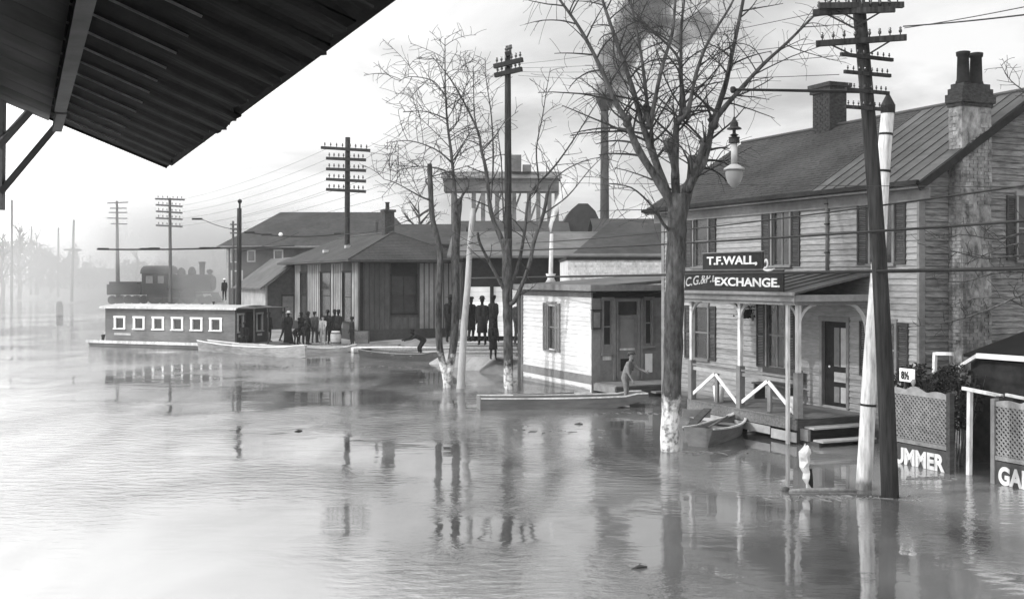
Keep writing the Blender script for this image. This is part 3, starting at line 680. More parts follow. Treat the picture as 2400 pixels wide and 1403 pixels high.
# ------------------------------------------------------------------ small white shop
SO = (2.63, 36.0)
shop = thing('shop', 'small low white clapboard shop with a flat roof left of the grey house', 'shop', (SO[0],SO[1],0), RZ)
wo = [(-3.22,-2.68,1.25,2.85)]
WSH = mat('shop_white_paint', .5, .72, 6, .7, .15, stretch=(.4,1,2), stain=.2, wet=.2)
wall(shop, 'side_wall', WSH, WSH, 'x', -5.43, 0, -.4, 3.32, wo, row=.15, zb=-.2, lean=.022)
window(shop, 'x', *wo[0], mf=TRIM, cols=1); shutter(shop, 'x', -3.62,-3.3,1.2,2.9,m=TRIM); shutter(shop, 'x', -2.6,-2.28,1.2,2.9,m=TRIM)
fo = [(TA(SO,1411)+.05,TA(SO,1434)-.03,1.3,3.05),(TA(SO,1445)+.04,TA(SO,1497)-.04,.5,3.0),(TA(SO,1509)+.05,TA(SO,1528)-.02,1.5,3.05)]
wall(shop, 'front_wall', TRIM, TRIM, 'y', .14, 4.2, -.4, 3.32, fo, row=.9, zb=-.2, lean=.004)
window(shop,'y',*fo[0],mf=TRIM,rows=2); window(shop,'y',*fo[2],mf=TRIM,rows=2)
d0,d1,z0,z1 = fo[1]
b = MB(); b.box(-.12,.05,d0-.07,d0,z0,z1); b.box(-.12,.05,d1,d1+.07,z0,z1); b.box(-.12,.06,d0-.09,d1+.09,z1,z1+.1); b.build('door_frame', TRIM, shop)
b = MB(); b.box(-.1,-.05,d0+.003,d1-.003,z0,z1-.45); dd = b.build('door', TRIM, shop)
bx('glass', mat('curtained_glass', .2, .26, 2, .3, 0), dd, -.049,-.04,d0+.12,d1-.12,z0+.95,z1-.6)
bx('kick_rail', WHS, dd, -.049,-.03,d0+.1,d1-.1,z0+.88,z0+.945); bx('door_panel', DARK, dd, -.049,-.042,d0+.14,d1-.14,z0+.15,z0+.6)
bx('transom_window', GLZ, shop, -.09,-.08,d0+.003,d1-.003,z1-.44,z1-.003)
bx('corner_board', TRIM, shop, -.0,.03,-.03,TA(SO,1411)-.08,-.3,3.3); bx('corner_board', WHS, shop, -.1,-.003,-.034,-.0,-.3,3.3) 
bx('corner_board', TRIM, shop, -5.5,-5.38,-.06,.03,-.4,3.3)
bx('frieze', TRIM, shop, -5.5,.03,-.05,-.03,3.14,3.31); bx('frieze', DARK, shop, .031,.05,.0,4.2,3.12,3.31)
bx('base_board', TRIM, shop, -5.45,.04,-.05,-.03,.3,.58); bx('pilaster', TRIM, shop, .0,.07,TA(SO,1436),TA(SO,1441),.4,3.1); bx('pilaster', TRIM, shop, .0,.07,TA(SO,1501),TA(SO,1506),.4,3.1)
bx('wainscot_panel', WHS, shop, .016,.03,TA(SO,1412),TA(SO,1432),1.08,1.22); bx('wainscot_panel', WH, shop, .016,.03,TA(SO,1511),TA(SO,1528),.62,1.25)
b = MB(); b.slab([(-5.75,-.3,3.42),(.5,-.3,3.42),(.5,5.5,3.82),(-5.75,5.5,3.82)], (0,0,.1)); b.build('roof', mat('tar_roof',.09,.16,3,.85,.15), shop)
b = MB(); b.box(-5.77,.52,-.36,-.305,3.36,3.56); b.box(.505,.56,-.36,5.5,3.36,3.56); b.build('cornice', TRIM, shop)
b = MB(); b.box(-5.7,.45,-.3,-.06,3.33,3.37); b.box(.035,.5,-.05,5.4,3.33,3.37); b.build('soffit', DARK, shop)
bx('back_wall', WHS, shop, -5.43,-.0,4.2,4.3,-.4,3.32); bx('side_wall', WHS, shop, -5.43,-5.3,.14,4.2,-.4,3.32)
bx('downspout', TRIM, shop, -5.62,-5.52,-.14,-.06,-.4,3.36)
# boardwalk in front of the shop door
bw_ = thing('boardwalk', 'narrow wooden boardwalk with steps at the shop door', 'boardwalk', (SO[0],SO[1],0), RZ)
for i in range(16): bx('plank', PLK, bw_, .1+.0*i, 1.5, .05+i*.19, .05+i*.19+.18, .33+random.uniform(-.005,.005), .37)
bx('step', TRIM, bw_, 1.52, 1.85, 1.3, 3.0, .12, .17); bx('riser', PLKD, bw_, 1.5,1.53,.05,3.05,-.3,.32)
bx('skirt_board', TRIM, bw_, .1,1.5,.0,.045,.12,.34)
mb_ = o  # keep
p = Vector((SO[0],SO[1],0))+E1*.03+E2*.02; mbx = thing('notice_box', 'small dark notice box on the front corner of the white shop', 'notice box', (p.x,p.y,2.1), RZ)
bx('case', SHUT, mbx, .005,.1,-.08,.24,0,.62); bx('panel', TRIM, mbx, .101,.107,-.04,.2,.06,.56); bx('roof_board', DARK, mbx, .0,.13,-.1,.26,.625,.65)

# false front building behind the shop
db = thing('store_building', 'flat fronted pale building with dark coping behind the white shop roof', 'building', (2.23,44,0), 0)
bx('wall', WHS, db, 0,5.2,0,7,.3,4.5); bx('coping', DARK, db, -.05,5.25,-.06,7.05,4.5,4.62); bx('chimney_box', WHS, db, .05,.5,-.35,-.02,3.5,3.9)
b = MB(); 
for i in range(14): bx('clapboard', WHS, db, .0,5.2,-.025,-.003,3.2+.1*i-.2,3.2+.1*i-.104)
# steam pipe
P = at(1291, 640, 43); sp = thing('vent_pipe', 'thin white steam pipe rising behind the shop roof', 'pipe', (P.x,P.y,.5), 0)
b = MB(); b.tube([(0,0,0),(0,0,HC-(640-650)/F*43-.5),(0.03,0,HC+(650-548)/F*43-.5)], [.09,.09,.07], 10); b.build('pipe', WHS, sp, True)
b = MB(); b.lathe([(.22,0),(.13,.15),(.2,.35)], (0,0,3.1), 12); b.build('flashing', WHS, sp, True)

# long low freight house
fh = thing('freight_house', 'long low dark freight house with a grey roof behind the trees', 'building', (-2.7,60,0), 0)
FW = 13.5
bx('upper_wall', DARK, fh, 0,FW,0,.2,3.3,4.9); bx('back_wall', FARW, fh, 0,FW,9.8,10,0,4.9); bx('side_wall', FARW, fh, 0,.2,.2,9.8,0,4.9)
b = MB(); b.slab([(-.8,-1,4.85),(FW,-1,4.85),(FW,5,6.4),(-.8,5,6.4)], (0,0,.12)); b.slab([(-.8,11,4.85),(-.8,5,6.4),(FW,5,6.4),(FW,11,4.85)], (0,0,.12)); rr = b.build('roof', mat('grey_roof',.09,.14,2,.9,.1), fh)
for i in range(10): bx('wall_board', WH, fh, .0,4.6,.02,.06,.6+i*.27,.6+i*.27+.262)
for x in (0.1,1.6,3.1,4.6,8,11): bx('post', DARK, fh, x-.1,x+.1,-.1,.0,0,3.3)
bx('lower_wall', FARW, fh, 4.7,FW,.02,.2,0,3.3)
b = MB(); b.slab([(6,-.5,5.0),(FW,-.5,5.0),(FW+2,5,7.2),(8.5,5,7.0)], (0,0,.1)); b.build('cross_roof', FARR, fh)

# ------------------------------------------------------------------ railway station
TO = (-8.55, 62.0)
st = thing('station', 'board and batten railway depot with a wide hipped roof and people in front', 'station', (TO[0],TO[1],0), RZ)
so_ = []
for a, c in ((705,720),(752,775),(804,824)): so_.append((SA(TO,a), SA(TO,c), 1.2, 4.1))
wst = wall(st, 'street_wall', CABIN, TRIM, 'x', -16.5, 0, -.2, 4.7, so_, row=20)
for (a,c,z0,z1) in so_: window(st, 'x', a, c, z0, z1, mf=DARK, rows=2, cols=1)
ew = [(TA(TO,918),TA(TO,975),1.75,3.9)]
wend = wall(st, 'end_wall', CABIN, CABIN, 'y', .14, 5.67, -.2, 4.7, ew, row=20)
window(st, 'y', *ew[0], mf=DARK, rows=2, cols=2)
def battens(parent, axis, a, c, z0, z1, st_, m, mb, gaps=()):
    u = a
    while u < c-.05:
        v_ = min(u+st_, c)
        if not any(g0-.05 < (u+v_)/2 < g1+.05 for g0, g1 in gaps):
            if axis == 'x': bx('wall_board', m, parent, u+.012, v_-.012, -.035, -.003, z0, z1); bx('batten', mb, parent, u-.025, u+.025, -.06, -.036, z0, z1)
            else: bx('wall_board', m, parent, .003, .035, u+.012, v_-.012, z0, z1); bx('batten', mb, parent, .036, .06, u-.025, u+.025, z0, z1)
        u = v_
BB = mat('board_and_batten_paint', .065, .11, 5, .8, .1, stretch=(1,1,.3)); BBL = mat('pale_board_paint', .24, .36, 5, .8, .1, stretch=(1,1,.3))
for a, c, m in ((692,704,BBL),(722,750,BBL),(777,781,BBL),(784,802,BBL),(826,837,BBL)):
    battens(st, 'x', SA(TO,a), SA(TO,c), .85, 4.62, .5, m, CABIN)
battens(st, 'y', .2, TA(TO,915), .85, 4.62, .3, BB, CABIN); battens(st, 'y', TA(TO,982), 5.6, .85, 4.62, .3, BBL, CABIN)
battens(st, 'y', ew[0][0]-.02, ew[0][1]+.02, .85, 1.5, .5, BB, CABIN)
bx('awning_panel', DARK, st, .02,.1,ew[0][0]-.05,ew[0][1]+.05,4.0,4.65)
bx('corner_board', DARK, st, -.25,.07,-.07,.12,-.2,4.7); bx('skirt_board', SHUT, st, .07,.13,.125,5.7,-.3,.8); bx('skirt_board', SHUT, st, -16.5,-.26,-.13,-.07,-.3,.8)
bx('back_wall', CABIN, st, -16.5,0,5.67,5.8,-.2,4.7)
oh = 1.0; zE, zR = 4.8, 6.5; ym = 2.83
rb = MB(); A=(oh,-oh,zE); Bc=(oh,5.67+oh,zE); Cc=(-16.5-oh,5.67+oh,zE); Dc=(-16.5-oh,-oh,zE); R1=(-2.8,ym,zR); R2=(-15.6,ym,zR)
th_ = (0,0,.1)
rb.add([A,Bc,Cc,Dc,R1,R2]+[Vector(q)-Vector((0,0,.12)) for q in (A,Bc,Cc,Dc)], [(3,0,4,5),(0,1,4),(1,2,5,4),(2,3,5),(9,8,7,6),(0,3,9,6),(1,0,6,7),(2,1,7,8),(3,2,8,9)])
rfs = rb.build('roof', mat('slate_roof',.045,.08,6,.8,.2,stretch=(.5,1,1)), st)
b = MB(); b.tube([(-15.6,ym,zR+.03),(-2.8,ym,zR+.03)], .06, 6); b.tube([(-2.8,ym,zR+.02),(oh,-oh,zE+.02)], .04, 6); b.tube([(-2.8,ym,zR+.02),(oh,5.67+oh,zE+.02)], .04, 6); b.build('ridge_cap', SHUT, rfs)
cs = MB(); nrow = 18
for i in range(nrow):           # slate courses, front slope
    f0 = i/nrow; p0 = Vector(Dc).lerp(Vector(R2), f0); p1 = Vector(A).lerp(Vector(R1), f0)
    cs.bar(p0+Vector((0,0,.012)), p1+Vector((0,0,.012)), .03, .02)
    p0 = Vector(A).lerp(Vector(R1), f0); p1 = Vector(Bc).lerp(Vector(R1), f0); cs.bar(p0+Vector((0,0,.012)), p1+Vector((0,0,.012)), .03, .02)
kind(cs.build('slate_courses', SHUT, rfs), 'stuff')
b = MB(); b.box(-4.1,-3.5,ym-.3,ym+.3,6.2,7.75); b.box(-4.18,-3.42,ym-.38,ym+.38,7.75,7.9); c3 = b.build('chimney', BRK, st)
b = MB(); b.lathe([(.13,0),(.11,.4),(.15,.42),(.15,.47)], (-3.95,ym,7.9), 10); b.build('chimney_pot', CLAY, c3)
b = MB(); b.tube([(-7.2,ym+.3,6.2),(-7.2,ym+.3,7.3)], .1, 8); b.lathe([(.2,0),(.05,.15)], (-7.2,ym+.3,7.35), 8); b.build('vent_pipe', CABIN, st)
for xx, yy_ in ((-5.6,.8),(-9,.3)):
    b = MB(); z = zE+(yy_+1)/3.83*1.7; b.box(xx-.2,xx+.2,yy_-.15,yy_+.15,z,z+.18); b.build('roof_vent', TRIML, st)

# lean-to shed joined to the far side
AO = (-17.1, 76.2)
an = thing('shed', 'low pale shed with a sloping roof left of the depot', 'shed', (AO[0],AO[1],0), RZ)
bx('street_wall', mat('pale_shed_paint',.32,.42,3,.8,.1), an, -9.9,0,0,.12,-.2,3.2)
b = MB(); b.slab([(0,.12,-.2),(0,5,-.2),(0,5,3.2),(0,2.5,5.1),(0,.12,3.2)], (-.12,0,0)); b.build('end_wall', CABIN, an)
bx('back_wall', CABIN, an, -9.9,0,4.9,5,-.2,3.2)
b = MB(); b.slab([(-10.2,-.45,2.95),(.35,-.45,2.95),(.35,2.5,5.15),(-10.2,2.5,5.15)], (0,0,.12)); b.slab([(-10.2,5.45,2.95),(-10.2,2.5,5.15),(.35,2.5,5.15),(.35,5.45,2.95)], (0,0,.12)); b.build('roof', mat('shed_roof',.07,.11,3,.85,.1), an)
b = MB(); b.box(.003,.05,1.1,1.16,.1,2.5); b.box(.003,.05,1.94,2.0,.1,2.5); b.box(.003,.055,1.08,2.02,2.5,2.6); b.build('door_frame', DARK, an)
bx('door', TRIM, an, .003,.03,1.165,1.935,.1,2.495); bx('corner_board', TRIML, an, -.1,.02,-.03,.0,-.2,3.1)

# tall grey block behind
hb2 = thing('warehouse', 'tall grey two storey warehouse with a big hipped roof behind the depot', 'warehouse', (-24.7,95,0), 0)
bx('wall', FARW, hb2, 0,15.5,0,12,0,6.5)
for x, z, w_, h_ in ((.45,5.2,.45,1.0),(1.9,5.25,.5,.8),(.5,3.0,.8,1.3),(4.2,5.2,.6,.9)):
    f = bx('window', TRIML, hb2, x-.12,x+w_+.12,-.06,-.003,z-.12,z+h_+.12); bx('pane', GLZ, f, x,x+w_,-.075,-.063,z,z+h_)
b = MB(); A=(-.6,-.7,6.5);Bc=(16.2,-.7,6.5);Cc=(16.2,12.7,6.5);Dc=(-.6,12.7,6.5);R1=(3.4,6,9.8);R2=(13.5,6,9.8)
b.add([A,Bc,Cc,Dc,R1,R2],[(0,1,5,4),(1,2,5),(2,3,4,5),(3,0,4),(3,2,1,0)]); b.build('roof', FARR, hb2)
bx('fascia', TRIM, hb2, -.65,16.25,-.76,-.7,6.36,6.52); bx('corner_board', TRIML, hb2, -.02,.18,-.04,-.0,0,6.35)

# roofs, hazy works behind the trees
def far_house(px0, px1, ytop, yeave, Y, dep, lab, m=FARW, mr=FARR, name='warehouse'):
    p0 = at(px0, yeave, Y); p1 = at(px1, yeave, Y); zt = HC+(HY-ytop)/F*(Y+dep/2); w_ = p1.x-p0.x
    r = thing(name, lab, 'building', (p0.x, Y, 0), 0); bx('wall', m, r, 0,w_,0,dep,-.2,p0.z)
    b = MB(); b.slab([(-.3,-.4,p0.z),(w_+.3,-.4,p0.z),(w_+.3,dep/2,zt),(-.3,dep/2,zt)],(0,0,.1)); b.slab([(-.3,dep+.4,p0.z),(-.3,dep/2,zt),(w_+.3,dep/2,zt),(w_+.3,dep+.4,p0.z)],(0,0,.1)); b.build('roof', mr, r)
    b = MB(); b.slab([(0,0,p0.z),(0,dep,p0.z),(0,dep/2,zt-.05)],(w_,0,0)); b.build('gable', m, r)
    n = max(1, int(w_/3))
    for i in range(n): bx('window', GLZ, r, (i+.35)*w_/n, (i+.65)*w_/n, -.05,-.003, p0.z*.45, p0.z*.75)
    return r
far_house(905, 1080, 528, 575, 84, 9, 'grey gabled store behind the right end of the depot roof')
far_house(1080, 1330, 520, 552, 100, 9, 'long hazy grey roofed mill building behind the bare street trees')
far_house(1400, 1640, 515, 545, 90, 8, 'dark roofed building showing behind the shop and the big tree')
# round topped shed
P = at(1363, 560, 104); rs = thing('round_roofed_shed', 'dark round topped barn roof beside the tall smoking stack', 'shed', (P.x,104,0), 0)
b = MB(); prof = [(-2.7,0),(-2.6,5.6),(-2.2,7.4),(-1.7,9.0),(-1.0,10.2),(-.3,10.8),(.6,10.8),(1.3,10.1),(1.9,8.8),(2.5,8.3),(3.2,7.2),(3.6,5.6),(3.6,0)]
b.slab([(x,0,z) for x, z in reversed(prof)], (0,9,0)); b.build('barn', FARR, rs)
for i in range(5): bx('door', DARK, rs, -1.8+i*.9,-1.1+i*.9,-.06,-.003,.5,3)
# coal trestle
P = at(1040, 445, 115); TRS = mat('haze_paled_trestle_timber', .11, .2, 2, .9, .1, stain=.5)  # timber colour paled to stand in for haze
tr = thing('coal_trestle', 'hazy raised conveyor gallery on posts behind the street trees', 'trestle', (P.x,115,0), 0)
zt = HC+(650-408)/F*115; zb_ = HC+(650-448)/F*115; Wt = 270/F*115
bx('gallery', TRS, tr, 0,Wt,0,3,zb_,zt-.5)
b = MB(); b.slab([(-.3,-.3,zt-.5),(Wt+.3,-.3,zt-.5),(Wt+.3,1.5,zt+.3),(-.3,1.5,zt+.3)],(0,0,.1)); b.slab([(-.3,3.3,zt-.5),(-.3,1.5,zt+.3),(Wt+.3,1.5,zt+.3),(Wt+.3,3.3,zt-.5)],(0,0,.1)); b.build('roof', TRS, tr)
for i, px in enumerate((1062,1110,1132,1165,1205,1240,1262,1288,1305)):
    x = (px-1040)/F*115; bx('post', TRS, tr, x-.22,x+.22,.2,.7,0,zb_)
for i in range(6):
    x = Wt*i/6; b = MB(); b.bar((x+.3,.45,zb_-5),(x+Wt/6,.45,zb_-.2),.2,.2); b.build('brace', TRS, tr)
bx('tower', TRS, tr, (1196-1040)/F*115,(1222-1040)/F*115,.3,2.6,zt+.3,HC+(650-362)/F*115)
bx('hopper', TRS, tr, (1225-1040)/F*115,(1245-1040)/F*115,.3,2.6,zt+.3,HC+(650-385)/F*115)
# factory stack with flared top
P = at(1417, 640, 130); fs = thing('smoke_stack', 'tall thin factory smokestack with flared top trailing dark smoke', 'smokestack', (P.x,130,0), 0)
zs = HC+(650-262)/F*130
b = MB(); b.tube([(0,0,0),(0,0,zs)], [.62,.45], 14); b.build('shaft', FARR, fs, True)
b = MB(); b.lathe([(.45,0),(.55,.3),(1.0,1.2),(1.05,1.7),(.9,1.8)], (0,0,zs), 14); b.build('flared_top', LOCO, fs, True)

# ------------------------------------------------------------------ smoke
def plume(name, label, blobs, dens, col, sc_=1.2):
    """one closed, lumpy volume made of overlapping balls fused by a voxel remesh"""
    bm = bmesh.new()
    for (px, py, Y, r) in blobs:
        m4 = Matrix.Translation(at(px, py, Y)); bmesh.ops.create_icosphere(bm, subdivisions=3, radius=r, matrix=m4)
    me = bpy.data.meshes.new(name); bm.to_mesh(me); bm.free(); o_ = link(name, me)
    md = o_.modifiers.new('r', 'REMESH'); md.mode = 'VOXEL'; md.voxel_size = .35
    me2 = bpy.data.meshes.new_from_object(o_.evaluated_get(bpy.context.evaluated_depsgraph_get())); o_.modifiers.clear(); o_.data = me2
    for v_ in me2.vertices: v_.co += v_.co.normalized()*0+Vector((noise.noise(v_.co*.6), noise.noise(v_.co*.6+Vector((9,0,0))), noise.noise(v_.co*.6+Vector((0,9,0)))))*.7
    mm = bpy.data.materials.new(name+'_volume'); mm.use_nodes = True; t = mm.node_tree; t.nodes.clear()
    oo = N(t,'ShaderNodeOutputMaterial'); vv = N(t,'ShaderNodeVolumePrincipled'); L(t, vv.outputs[0], oo.inputs['Volume'])
    tc = N(t,'ShaderNodeTexCoord'); nn = N(t,'ShaderNodeTexNoise'); nn.inputs['Scale'].default_value = sc_*.4; nn.inputs['Detail'].default_value = 4; L(t, tc.outputs['Object'], nn.inputs['Vector'])
    mr = N(t,'ShaderNodeMapRange'); mr.inputs[1].default_value = .36; mr.inputs[2].default_value = .6; mr.inputs[3].default_value = dens*.08; mr.inputs[4].default_value = dens*1.3; L(t, nn.outputs[0], mr.inputs[0]); L(t, mr.outputs[0], vv.inputs['Density'])
    vv.inputs['Color'].default_value = (col,col,col,1)
    me2.materials.clear(); me2.materials.append(mm); o_['label'] = label; o_['category'] = 'smoke'; return kind(o_, 'stuff')
plume('dark_smoke', 'dark smoke drifting up from the tall stack', [(1417,236,130,1.2),(1424,222,130,1.7),(1436,205,130,2.0),(1452,190,130.5,1.6),(1440,170,130.5,1.7),(1436,145,131,2.1),(1455,120,131,2.4),(1470,95,131,2.3),(1478,70,131.5,2.2),(1492,45,132,2.6),(1515,20,132,2.8),(1555,60,133,1.8),(1600,75,134,2.0),(1640,60,134,2.0),(1540,-10,133,2.6)], .8, .16)
plume('white_steam', 'bright white steam rising from the pipe behind the shop', [(1292,540,43.2,.12),(1294,530,43.2,.18),(1299,518,43.2,.24),(1304,504,43.2,.3),(1312,488,43.2,.36),(1323,470,43.3,.4),(1337,455,43.3,.42)], 3.0, .98, 6)

# ------------------------------------------------------------------ poles and wires
def tube_between(name, m, parent, a, c, r0, r1, n=8): b = MB(); b.tube([a,c],[r0,r1],n); return b.build(name, m, parent, True)
def tele_pole(label, px0, py0, px1, py1, Y, r0, r1, arms, m, group=None, ins=True, name='telegraph_pole', Z0=None, axis=None, armw=.1, pins=4, bow=0):
    b0 = at(px0, py0, Y); b0.z = -.6 if Z0 is None else Z0; tpt = at(px1, py1, Y)
    r = thing(name, label, 'pole', (b0.x, b0.y, 0), 0, group); off = Vector((b0.x,b0.y,0))
    b = MB(); pts = [b0-off+(tpt-b0)*i/8+Vector((bow*math.sin(math.pi*i/8),0,0)) for i in range(9)]; b.tube(pts, [r0+(r1-r0)*i/8 for i in range(9)], 12); b.build('shaft', m, r, True)
    for (xa, ya, xb, yb, dY, style) in arms:
        A = at(xa, ya, Y+dY-r0)-off; C_ = at(xb, yb, Y-dY-r0)-off; aw = armw*(.6 if style == 's' else 1); b = MB(); b.bar(A, C_, aw, aw*1.15); ar = b.build('crossarm', m, r)
        d = C_-A
        if ins:
            for k in range(pins*2):
                f = (k+.6)/(pins*2-.0+.2); f = f if f < .46 else f+.08*(1-f)
                if .44 < f < .56: continue
                q = A+d*f; i_ = MB(); s = aw/.1; i_.lathe([(.012*s,0),(.012*s,.05*s),(.03*s,.055*s),(.035*s,.1*s),(.02*s,.12*s),(.028*s,.15*s),(.012*s,.17*s)], q+Vector((0,0,aw*.55)), 7); i_.build('insulator', GLZ if style != 'w' else WHS, ar, True)
        if style in ('v','w'):
            for sgn in (.18, .82):
                q = A+d*sgn; b = MB(); ctr = A+d*.5+Vector((0,0,-.34*d.length*.62)); b.bar(q+Vector((0,0,-armw*.5)), ctr, .025, .025); b.build('brace', IRON, r)
    return r
tele_pole('big dark leaning telegraph pole with many crossarms standing in the water at right', 2089, 1165, 2008, -40, 19.0, .155, .11,
    [(1905,30,2098,22,.12,'v'),(1920,14,2117,12,-.06,'v'),(1912,103,2125,88,.2,'v'),(1971,127,2092,141,-.3,'s'),(1979,168,2087,178,-.2,'s'),(1982,209,2083,219,-.2,'s'),(1981,250,2079,257,-.1,'s')],
    POLE, None, True, pins=4, armw=.085, bow=.085)
lamp = None
# street lamp hung from a long arm
LA = at(1718, 210, 19.0); LB = at(2030, 215, 19.0)
al = thing('arc_lamp', 'arc street lamp with glass globe hanging from a long thin arm', 'street lamp', (LA.x, LA.y, 0), 0)
b = MB(); b.tube([(0,0,LA.z),(LB.x-LA.x-.12,0,LB.z)], [.022,.03], 8); b.build('arm', IRON, al)
b = MB(); b.lathe([(.03,-.06),(.05,-.03),(.05,.03),(.03,.05)], (0,0,LA.z), 10); b.build('pulley', IRON, al)
kx = .02; zt_ = LA.z
def zz2(py): return HC+(HY-py)/F*19.0
b = MB(); b.tube([(kx,0,zt_-.04),(kx,0,zz2(276))], .008, 5); b.build('suspension_cord', IRON, al)
b = MB(); b.lathe([(.02,zz2(303)),(.13,zz2(303)),(.12,zz2(300)),(.075,zz2(297)),(.07,zz2(288)),(.03,zz2(280)),(.015,zz2(274))], (kx,0,0), 14); b.build('hood', IRON, al)
b = MB(); b.lathe([(.03,zz2(335)),(.1,zz2(335)),(.09,zz2(326)),(.1,zz2(322)),(.035,zz2(320)),(.08,zz2(317)),(.03,zz2(313)),(.03,zz2(304))], (kx,0,0), 14); b.build('regulator', IRON, al)
b = MB(); b.lathe([(.055,zz2(384)),(.055,zz2(336))], (kx,0,0), 14); b.build('casing', mat('galvanised',.3,.42,5,.5,.05), al, True)
b = MB(); b.lathe([(.06,zz2(398)),(.185,zz2(398)),(.18,zz2(395)),(.1,zz2(388)),(.055,zz2(384.5))], (kx,0,0), 18); b.build('reflector', mat('galvanised',.3,.42), al, True)
gm = bpy.data.materials.new('globe_glass'); gm.use_nodes = True; t = gm.node_tree; pr = [n for n in t.nodes if n.type == 'BSDF_PRINCIPLED'][0]
pr.inputs['Base Color'].default_value = (.35,.35,.35,1); pr.inputs['Roughness'].default_value = .3; pr.inputs['Transmission Weight'].default_value = .5; pr.inputs['IOR'].default_value = 1.15
b = MB(); b.lathe([(.02,zz2(440)),(.06,zz2(436)),(.11,zz2(428)),(.145,zz2(415)),(.15,zz2(404)),(.14,zz2(398.5))], (kx,0,0), 18); b.build('globe', gm, al, True)
b = MB(); b.lathe([(.01,zz2(438)),(.07,zz2(430)),(.06,zz2(412)),(.02,zz2(400))], (kx,0,0), 10); b.build('burner', CABIN, al, True)

# whitewashed tapering pole
def plain_pole(label, p0, p1, Y, r0, r1, m, name='pole', rings=()):
    a = at(*p0, Y); a.z = -.5; c = at(*p1, Y); r = thing(name, label, 'pole', (a.x,a.y,0), 0); off = Vector((a.x,a.y,0)); b = MB()
    pts = [a-off+(c-a)*i/10+Vector((.012*math.sin(i*1.3),0,0)) for i in range(11)]; b.tube(pts, [r0+(r1-r0)*i/10 for i in range(11)], 14); b.build('shaft', m, r, True)
    for f in rings:
        q = (a-off)+(c-a)*f; rr_ = r0+(r1-r0)*f+.008; b = MB(); b.tube([q, q+(c-a).normalized()*.04], rr_, 14); b.build('iron_band', IRON, r)
    return r
wp = plain_pole('whitewashed leaning pole with a dark conical cap crossing behind the big dark pole', (2018,1145), (2081,250), 19.75, .14, .115, POLEW, rings=(.27,.62,.84,.93,))
q = at(2081,250,19.75); b = MB(); b.lathe([(.125,-.12),(.13,.02),(.1,.08),(.02,.24),(.008,.27)], (q.x-wp.location.x,0,q.z), 14); b.build('cap', IRON, wp)
plain_pole('pale peeled leaning pole standing between the two street trees', (1076,910), (1108,488), 37.6, .145, .085, mat('peeled_pole_wood',.3,.5,6,.85,.25,stretch=(2,2,.4)))
tele_pole('dark telegraph pole with two short crossarms among the street trees', 1192, 900, 1190, 125, 41, .17, .11, [(1158,156,1225,140,.25,''),(1160,177,1223,162,.25,''),(1184,128,1199,124,0,'')], POLE, 'poles along the tracks', True, pins=3, armw=.14)
tele_pole('dark five armed telegraph pole rising behind the depot roof', 812, 620, 815, 322, 70, .2, .16, [(753,346,867,353,.4,''),(765,371,857,375,.3,''),(765,396,857,400,.3,''),(765,420,857,425,.3,''),(765,444,857,449,.3,'')], IRON, 'poles along the tracks', True, Z0=0, armw=.16, pins=4)
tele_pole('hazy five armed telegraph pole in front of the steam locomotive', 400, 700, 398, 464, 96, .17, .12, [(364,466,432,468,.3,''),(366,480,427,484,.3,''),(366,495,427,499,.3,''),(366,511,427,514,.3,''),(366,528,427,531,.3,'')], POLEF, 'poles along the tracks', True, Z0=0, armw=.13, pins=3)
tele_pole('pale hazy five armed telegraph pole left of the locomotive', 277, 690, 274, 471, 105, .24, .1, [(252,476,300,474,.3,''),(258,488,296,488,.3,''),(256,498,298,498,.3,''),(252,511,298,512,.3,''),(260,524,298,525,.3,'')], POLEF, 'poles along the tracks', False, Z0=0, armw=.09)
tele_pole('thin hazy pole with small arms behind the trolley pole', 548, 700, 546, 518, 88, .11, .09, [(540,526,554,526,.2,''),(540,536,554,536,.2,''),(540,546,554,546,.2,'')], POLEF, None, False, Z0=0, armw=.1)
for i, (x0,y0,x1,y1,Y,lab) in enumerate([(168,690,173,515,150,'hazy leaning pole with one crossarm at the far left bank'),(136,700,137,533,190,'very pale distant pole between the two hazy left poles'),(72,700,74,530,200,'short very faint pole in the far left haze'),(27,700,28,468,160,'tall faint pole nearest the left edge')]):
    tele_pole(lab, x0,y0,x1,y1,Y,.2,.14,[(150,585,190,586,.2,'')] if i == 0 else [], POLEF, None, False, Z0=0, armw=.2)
# trolley pole
tp = tele_pole('dark trolley pole with ball finial behind the houseboat', 559, 740, 561, 488, 60, .15, .125, [], POLE, None, False, name='trolley_pole', Z0=0)
q = at(562,475,60); b = MB(); b.lathe([(.05,-.45),(.05,-.05),(.12,.03),(.12,.12),(.03,.2)], (q.x-tp.location.x,0,q.z), 8); b.build('finial', IRON, tp, True)

def sag(a, c, s, n=14): return [a.lerp(c, i/n)-Vector((0,0,4*s*(i/n)*(1-i/n))) for i in range(n+1)]
def wire(label, a, c, s=.3, r=.012, group=None, name='wire'):
    b = MB(); b.tube(sag(a, c, s), r, 4); off = a.copy(); b.v = [(x-off.x, y-off.y, z-off.z) for x, y, z in b.v]
    return tag(b.build(name, WIRE, None, False, off), label, 'wire', group)
wire('thick black cable crossing low over the porch sign and fence', at(1098,652,46), at(2480,628,15), .0, .03, name='cable')
wire('black cable crossing the upper windows of the grey house', at(1060,588,46), at(2480,512,15), .12, .022, name='cable')
wire('thin wire crossing just under the eave of the grey house', at(1210,570,44), at(2480,424,15), .15, .015)
wire('long level wire in front of the trees at eave height', at(930,425,50), at(2480,440,15), .0, .006)
wire('upper bright wire leading from the big pole to the top right', at(2117,62,19), at(2480,25,14), .02, .011)
wire('lower grey wire leading from the big pole to the top right', at(2120,66,19), at(2480,0,14), .02, .007)
G1 = 'telegraph wires between the station pole and the trees'
